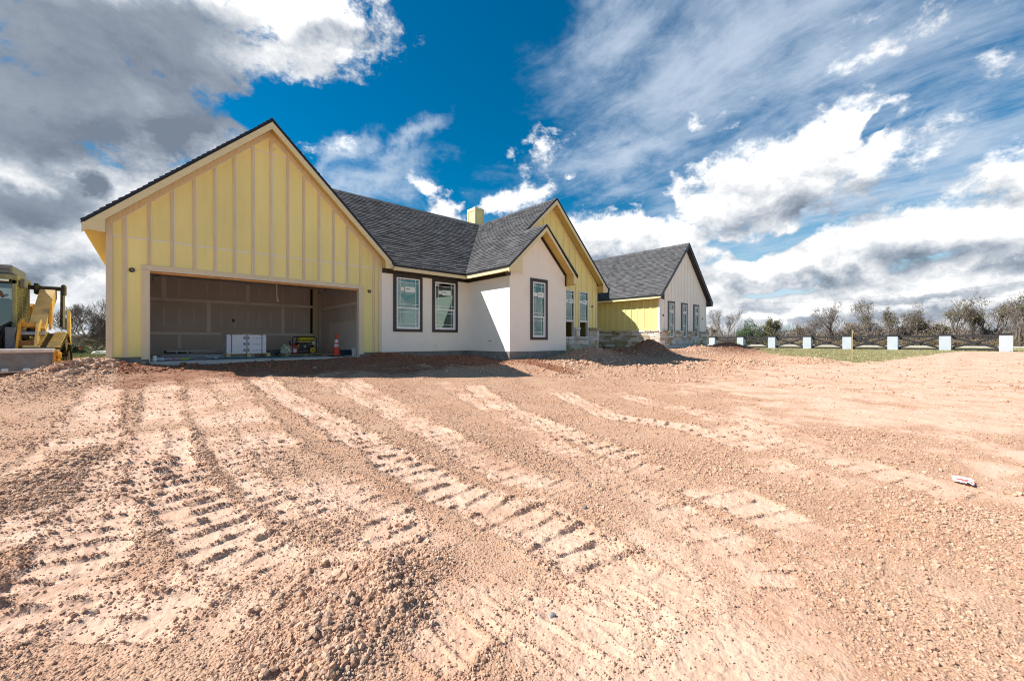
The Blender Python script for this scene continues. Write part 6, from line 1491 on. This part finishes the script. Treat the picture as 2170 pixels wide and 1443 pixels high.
# brush bands: dense undergrowth that reads as one mass
def brush(name, pts, depth, hfun, n, leaf, seed, size, twigs, twm=M_TWIG):
    r = random.Random(seed); lb = MB(); tw = MB()
    for _ in range(n):
        t = r.random()*(len(pts)-1); i = int(t); f = t-i; a = Vector((*pts[i], 0)); b = Vector((*pts[min(i+1, len(pts)-1)], 0)); c = a.lerp(b, f); nrm = (b-a).normalized() if (b-a).length else Vector((1, 0, 0)); nrm = Vector((-nrm.y, nrm.x, 0))
        c = c+nrm*r.uniform(-depth, depth); h = hfun(t)*(0.55+.45*mnoise.noise(Vector((c.x*.12, c.y*.12, seed)))+.35*mnoise.noise(Vector((c.x*.5, c.y*.5, 3)))); z = -.95+max(.4, h)*r.random()**.75
        dv = Vector((r.gauss(0, .6), r.gauss(0, .6), r.gauss(0, 1.1))).normalized()*size*r.uniform(.6, 1.8); w = dv.orthogonal().normalized()*size*r.uniform(.12, .35); p = Vector((c.x, c.y, z))
        lb.add([p-dv-w*.3, p-w, p+dv, p+w], [(0, 1, 2, 3)], max(0, min(1, .5+.5*mnoise.noise(Vector((c.x*.3, c.y*.3, z*.7)))+r.gauss(0, .2))))
    for _ in range(twigs):
        t = r.random()*(len(pts)-1); i = int(t); c = Vector((*pts[i], 0)).lerp(Vector((*pts[min(i+1, len(pts)-1)], 0)), t-i)+Vector((r.uniform(-depth, depth), r.uniform(-depth, depth), -.95)); h = hfun(t)*r.uniform(.7, 1.35)
        q = c.copy(); P_ = [c.copy()]; dd = Vector((r.gauss(0, .25), r.gauss(0, .25), 1))
        for k in range(4): dd = (dd+Vector((r.gauss(0, .3), r.gauss(0, .3), 0))).normalized(); q = q+dd*h/4; P_.append(q.copy())
        tw.tube(P_, [size*.16*(1-.18*k) for k in range(5)], 3, False)
    o = lb.build(name, leaf, None, tone=True, fix=False); stuff(o); o2 = tw.build(name+'_stems', twm, None, fix=False); stuff(o2)
def line(pxs, X): return [bear(px, X/(SA*((px-1085)/FPX)+CA)) for px in pxs]
brush('undergrowth', line(range(1440, 2500, 60), 90), 3.0, lambda t: 4.5, 34000, M_BRUSH, 4, .20, 2200)
brush('scrub', line(range(1440, 2500, 60), 84), 1.5, lambda t: 2.3, 12000, M_LEAFB, 9, .17, 500)
brush('thicket', [bear(p, 46) for p in range(-200, 420, 60)], 3.5, lambda t: 1.55, 16000, M_BRUSH, 14, .13, 700)
brush('dry_grass_fringe', [bear(p, 38) for p in range(-200, 420, 60)], 1.5, lambda t: .7, 9000, M_GRASS, 15, .08, 10)
# road far behind the fence
rl = line(range(1300, 2700, 40), 76); rb = MB(); nR = len(rl)
zr_ = [float(base_h(np.array([p[0]]), np.array([p[1]]))[0])+.12 for p in rl]
for i in range(nR-1):
    (xa, ya), (xb_, yb_) = rl[i], rl[i+1]; rb.add([(xa, ya, zr_[i]), (xa+5.5, ya, zr_[i]), (xb_+5.5, yb_, zr_[i+1]), (xb_, yb_, zr_[i+1])], [(0, 1, 2, 3)]); rb.add([(xa, ya, zr_[i]), (xb_, yb_, zr_[i+1]), (xb_, yb_, zr_[i+1]-.4), (xa, ya, zr_[i]-.4)], [(0, 1, 2, 3)])
structure(rb.build('road', mat('pale_gravel_road', (.50, .47, .43), .9, var=.1, vscale=1), None))
# overhead lines
for k, (h0, h1, lb_) in enumerate(((10.2, 12.6, 'thin overhead power line sagging across the sky at right, upper one'), (8.6, 10.0, 'thin overhead power line sagging across the sky at right, lower one'))):
    A = Vector((*bear(1560, 112), h0)); B = Vector((*bear(2330, 74), h1)); pts = [A.lerp(B, t/24)-Vector((0, 0, 2.2*4*(t/24)*(1-t/24)*.5)) for t in range(25)]
    tag(MB().tube(pts, .014, 4, False).build('power_line', M_DRIP, None, org=A), lb_, 'power line')
# grass
def tuft(seed, n, h, spread, green):
    r = random.Random(seed); mb = MB()
    for k in range(n):
        a = r.uniform(0, 6.28); q = r.random()*spread; bx, by = q*math.cos(a), q*math.sin(a); hh = h*r.uniform(.5, 1.1); b = r.uniform(0, 6.28); lx, ly = math.cos(b)*hh*.45, math.sin(b)*hh*.45; w = .006+.006*r.random()
        mb.add([(bx-w, by, 0), (bx+w, by, 0), (bx+lx*.4+w*.6, by+ly*.4, hh*.6), (bx+lx, by+ly, hh)], [(0, 1, 2, 3)], r.random())
    me = bpy.data.meshes.new('tuft_shape'); me.from_pydata(mb.v, [], mb.f); a_ = me.attributes.new('tone', 'FLOAT', 'FACE'); a_.data.foreach_set('value', mb.tone); return me
def grass(name, n, region, h, mt, seed):
    global rs
    x, y = region(n); f = fields(x, y); keep = (f[3]+0.35*f[7] > .5) & (rs.rand(len(x)) < .95) & ~inside_house(x, y, -.2); x, y = x[keep], y[keep]; f = tuple(a[keep] for a in f); z = height(x, y, f); k = len(x)
    sc = (h*(.5+rs.rand(k)))[:, None]*np.ones((1, 3)); return scatter(name, np.stack([x, y, z-.01], -1), sc, np.stack([np.zeros(k), np.zeros(k), rs.rand(k)*6.28], -1), rs.randint(0, 4, k), [tuft(seed+i, 16, 1.0, .9, 0) for i in range(4)], mt)
def reg_right(n):
    px = 1480+rs.rand(n)*760; s = (px-1085)/FPX; d = 15+(rs.rand(n)**1.1)*30; return SA*s*d+CA*d, -CA*s*d+SA*d
def reg_left(n):
    px = -60+rs.rand(n)*330; s = (px-1085)/FPX; d = 15+rs.rand(n)*26; return SA*s*d+CA*d, -CA*s*d+SA*d
grass('dry_grass', 26000, reg_right, .085, M_GRASS, 1); grass('green_grass', 12000, reg_right, .07, M_GRASSG, 9); grass('side_grass', 9000, reg_left, .09, M_GRASSG, 19)
# sapling stuck in the soil before the wing
x, y = bear(1418, 21.3); zg = gz(x, y); sp_ = thing('sapling', 'thin leafless sapling in front of the stone base of the right wing', 'sapling', (x, y, zg))
MB().tube([(x, y, zg-.05), (x+.02, y, zg+.25), (x-.01, y, zg+.5)], [.012, .01, .006], 5).build('stem', M_BARK, sp_); b = MB()
for s in (-1, 1): b.tube([(x+.015, y, zg+.3), (x+s*.12, y, zg+.45), (x+s*.15, y, zg+.52)], [.008, .006, .004], 4)
b.build('twig', M_LEAFG if False else M_TWIG, sp_)
# pale sacks lying behind the house corner
x, y = bear(217, 19.5); lump('white_sack', 'pale sack lying in the grass behind the left corner of the house', 'sack', (x, y, gz(x, y)), (.35, .22, .12), M_CAULK, 3)

# bits lying on the dirt
for (px, py, w_, lb_) in ((667, 781, .11, 'small white paper scrap on the shaded dirt in front of the garage'),):
    x, y = unpix(px, py); rag('paper_scrap', lb_, 'scrap', (x, y, gz(x, y)+.004), w_, w_*.6, .012, M_VINYL, px % 7)
for (px, py, q, lb_) in ((634, 1263, .020, 'small grey pebble beside the crumbly heap at left of centre'), (1171, 1306, .016, 'small dark grey pebble on the flat earth near the camera'), (1240, 1080, .018, 'rounded brown pebble on the earth left of centre')):
    x, y = unpix(px, py); lump('pebble', lb_, 'pebble', (x, y, gz(x, y)-q*.3), (q, q*.8, q*.6), mat('grey_pebble', (.20, .20, .20), .8, var=.2, vscale=40), px % 9, amp=.2)
# dabs of filler and fixings on the sheathing
r = random.Random(12)
for k in range(26):
    u = r.uniform(GL+.2, GR-.2); z = r.uniform(1.8, 5.0)
    if z > gable_top(u, GRU, 5.5, GRM): continue
    s_ = r.uniform(.006, .016); MB().bbox(u-s_, u+s_, GV-.004, GV-.0005, z-s_*1.4, z+s_*1.4, .0015).build('filler_dab', M_CAULK, gwall)
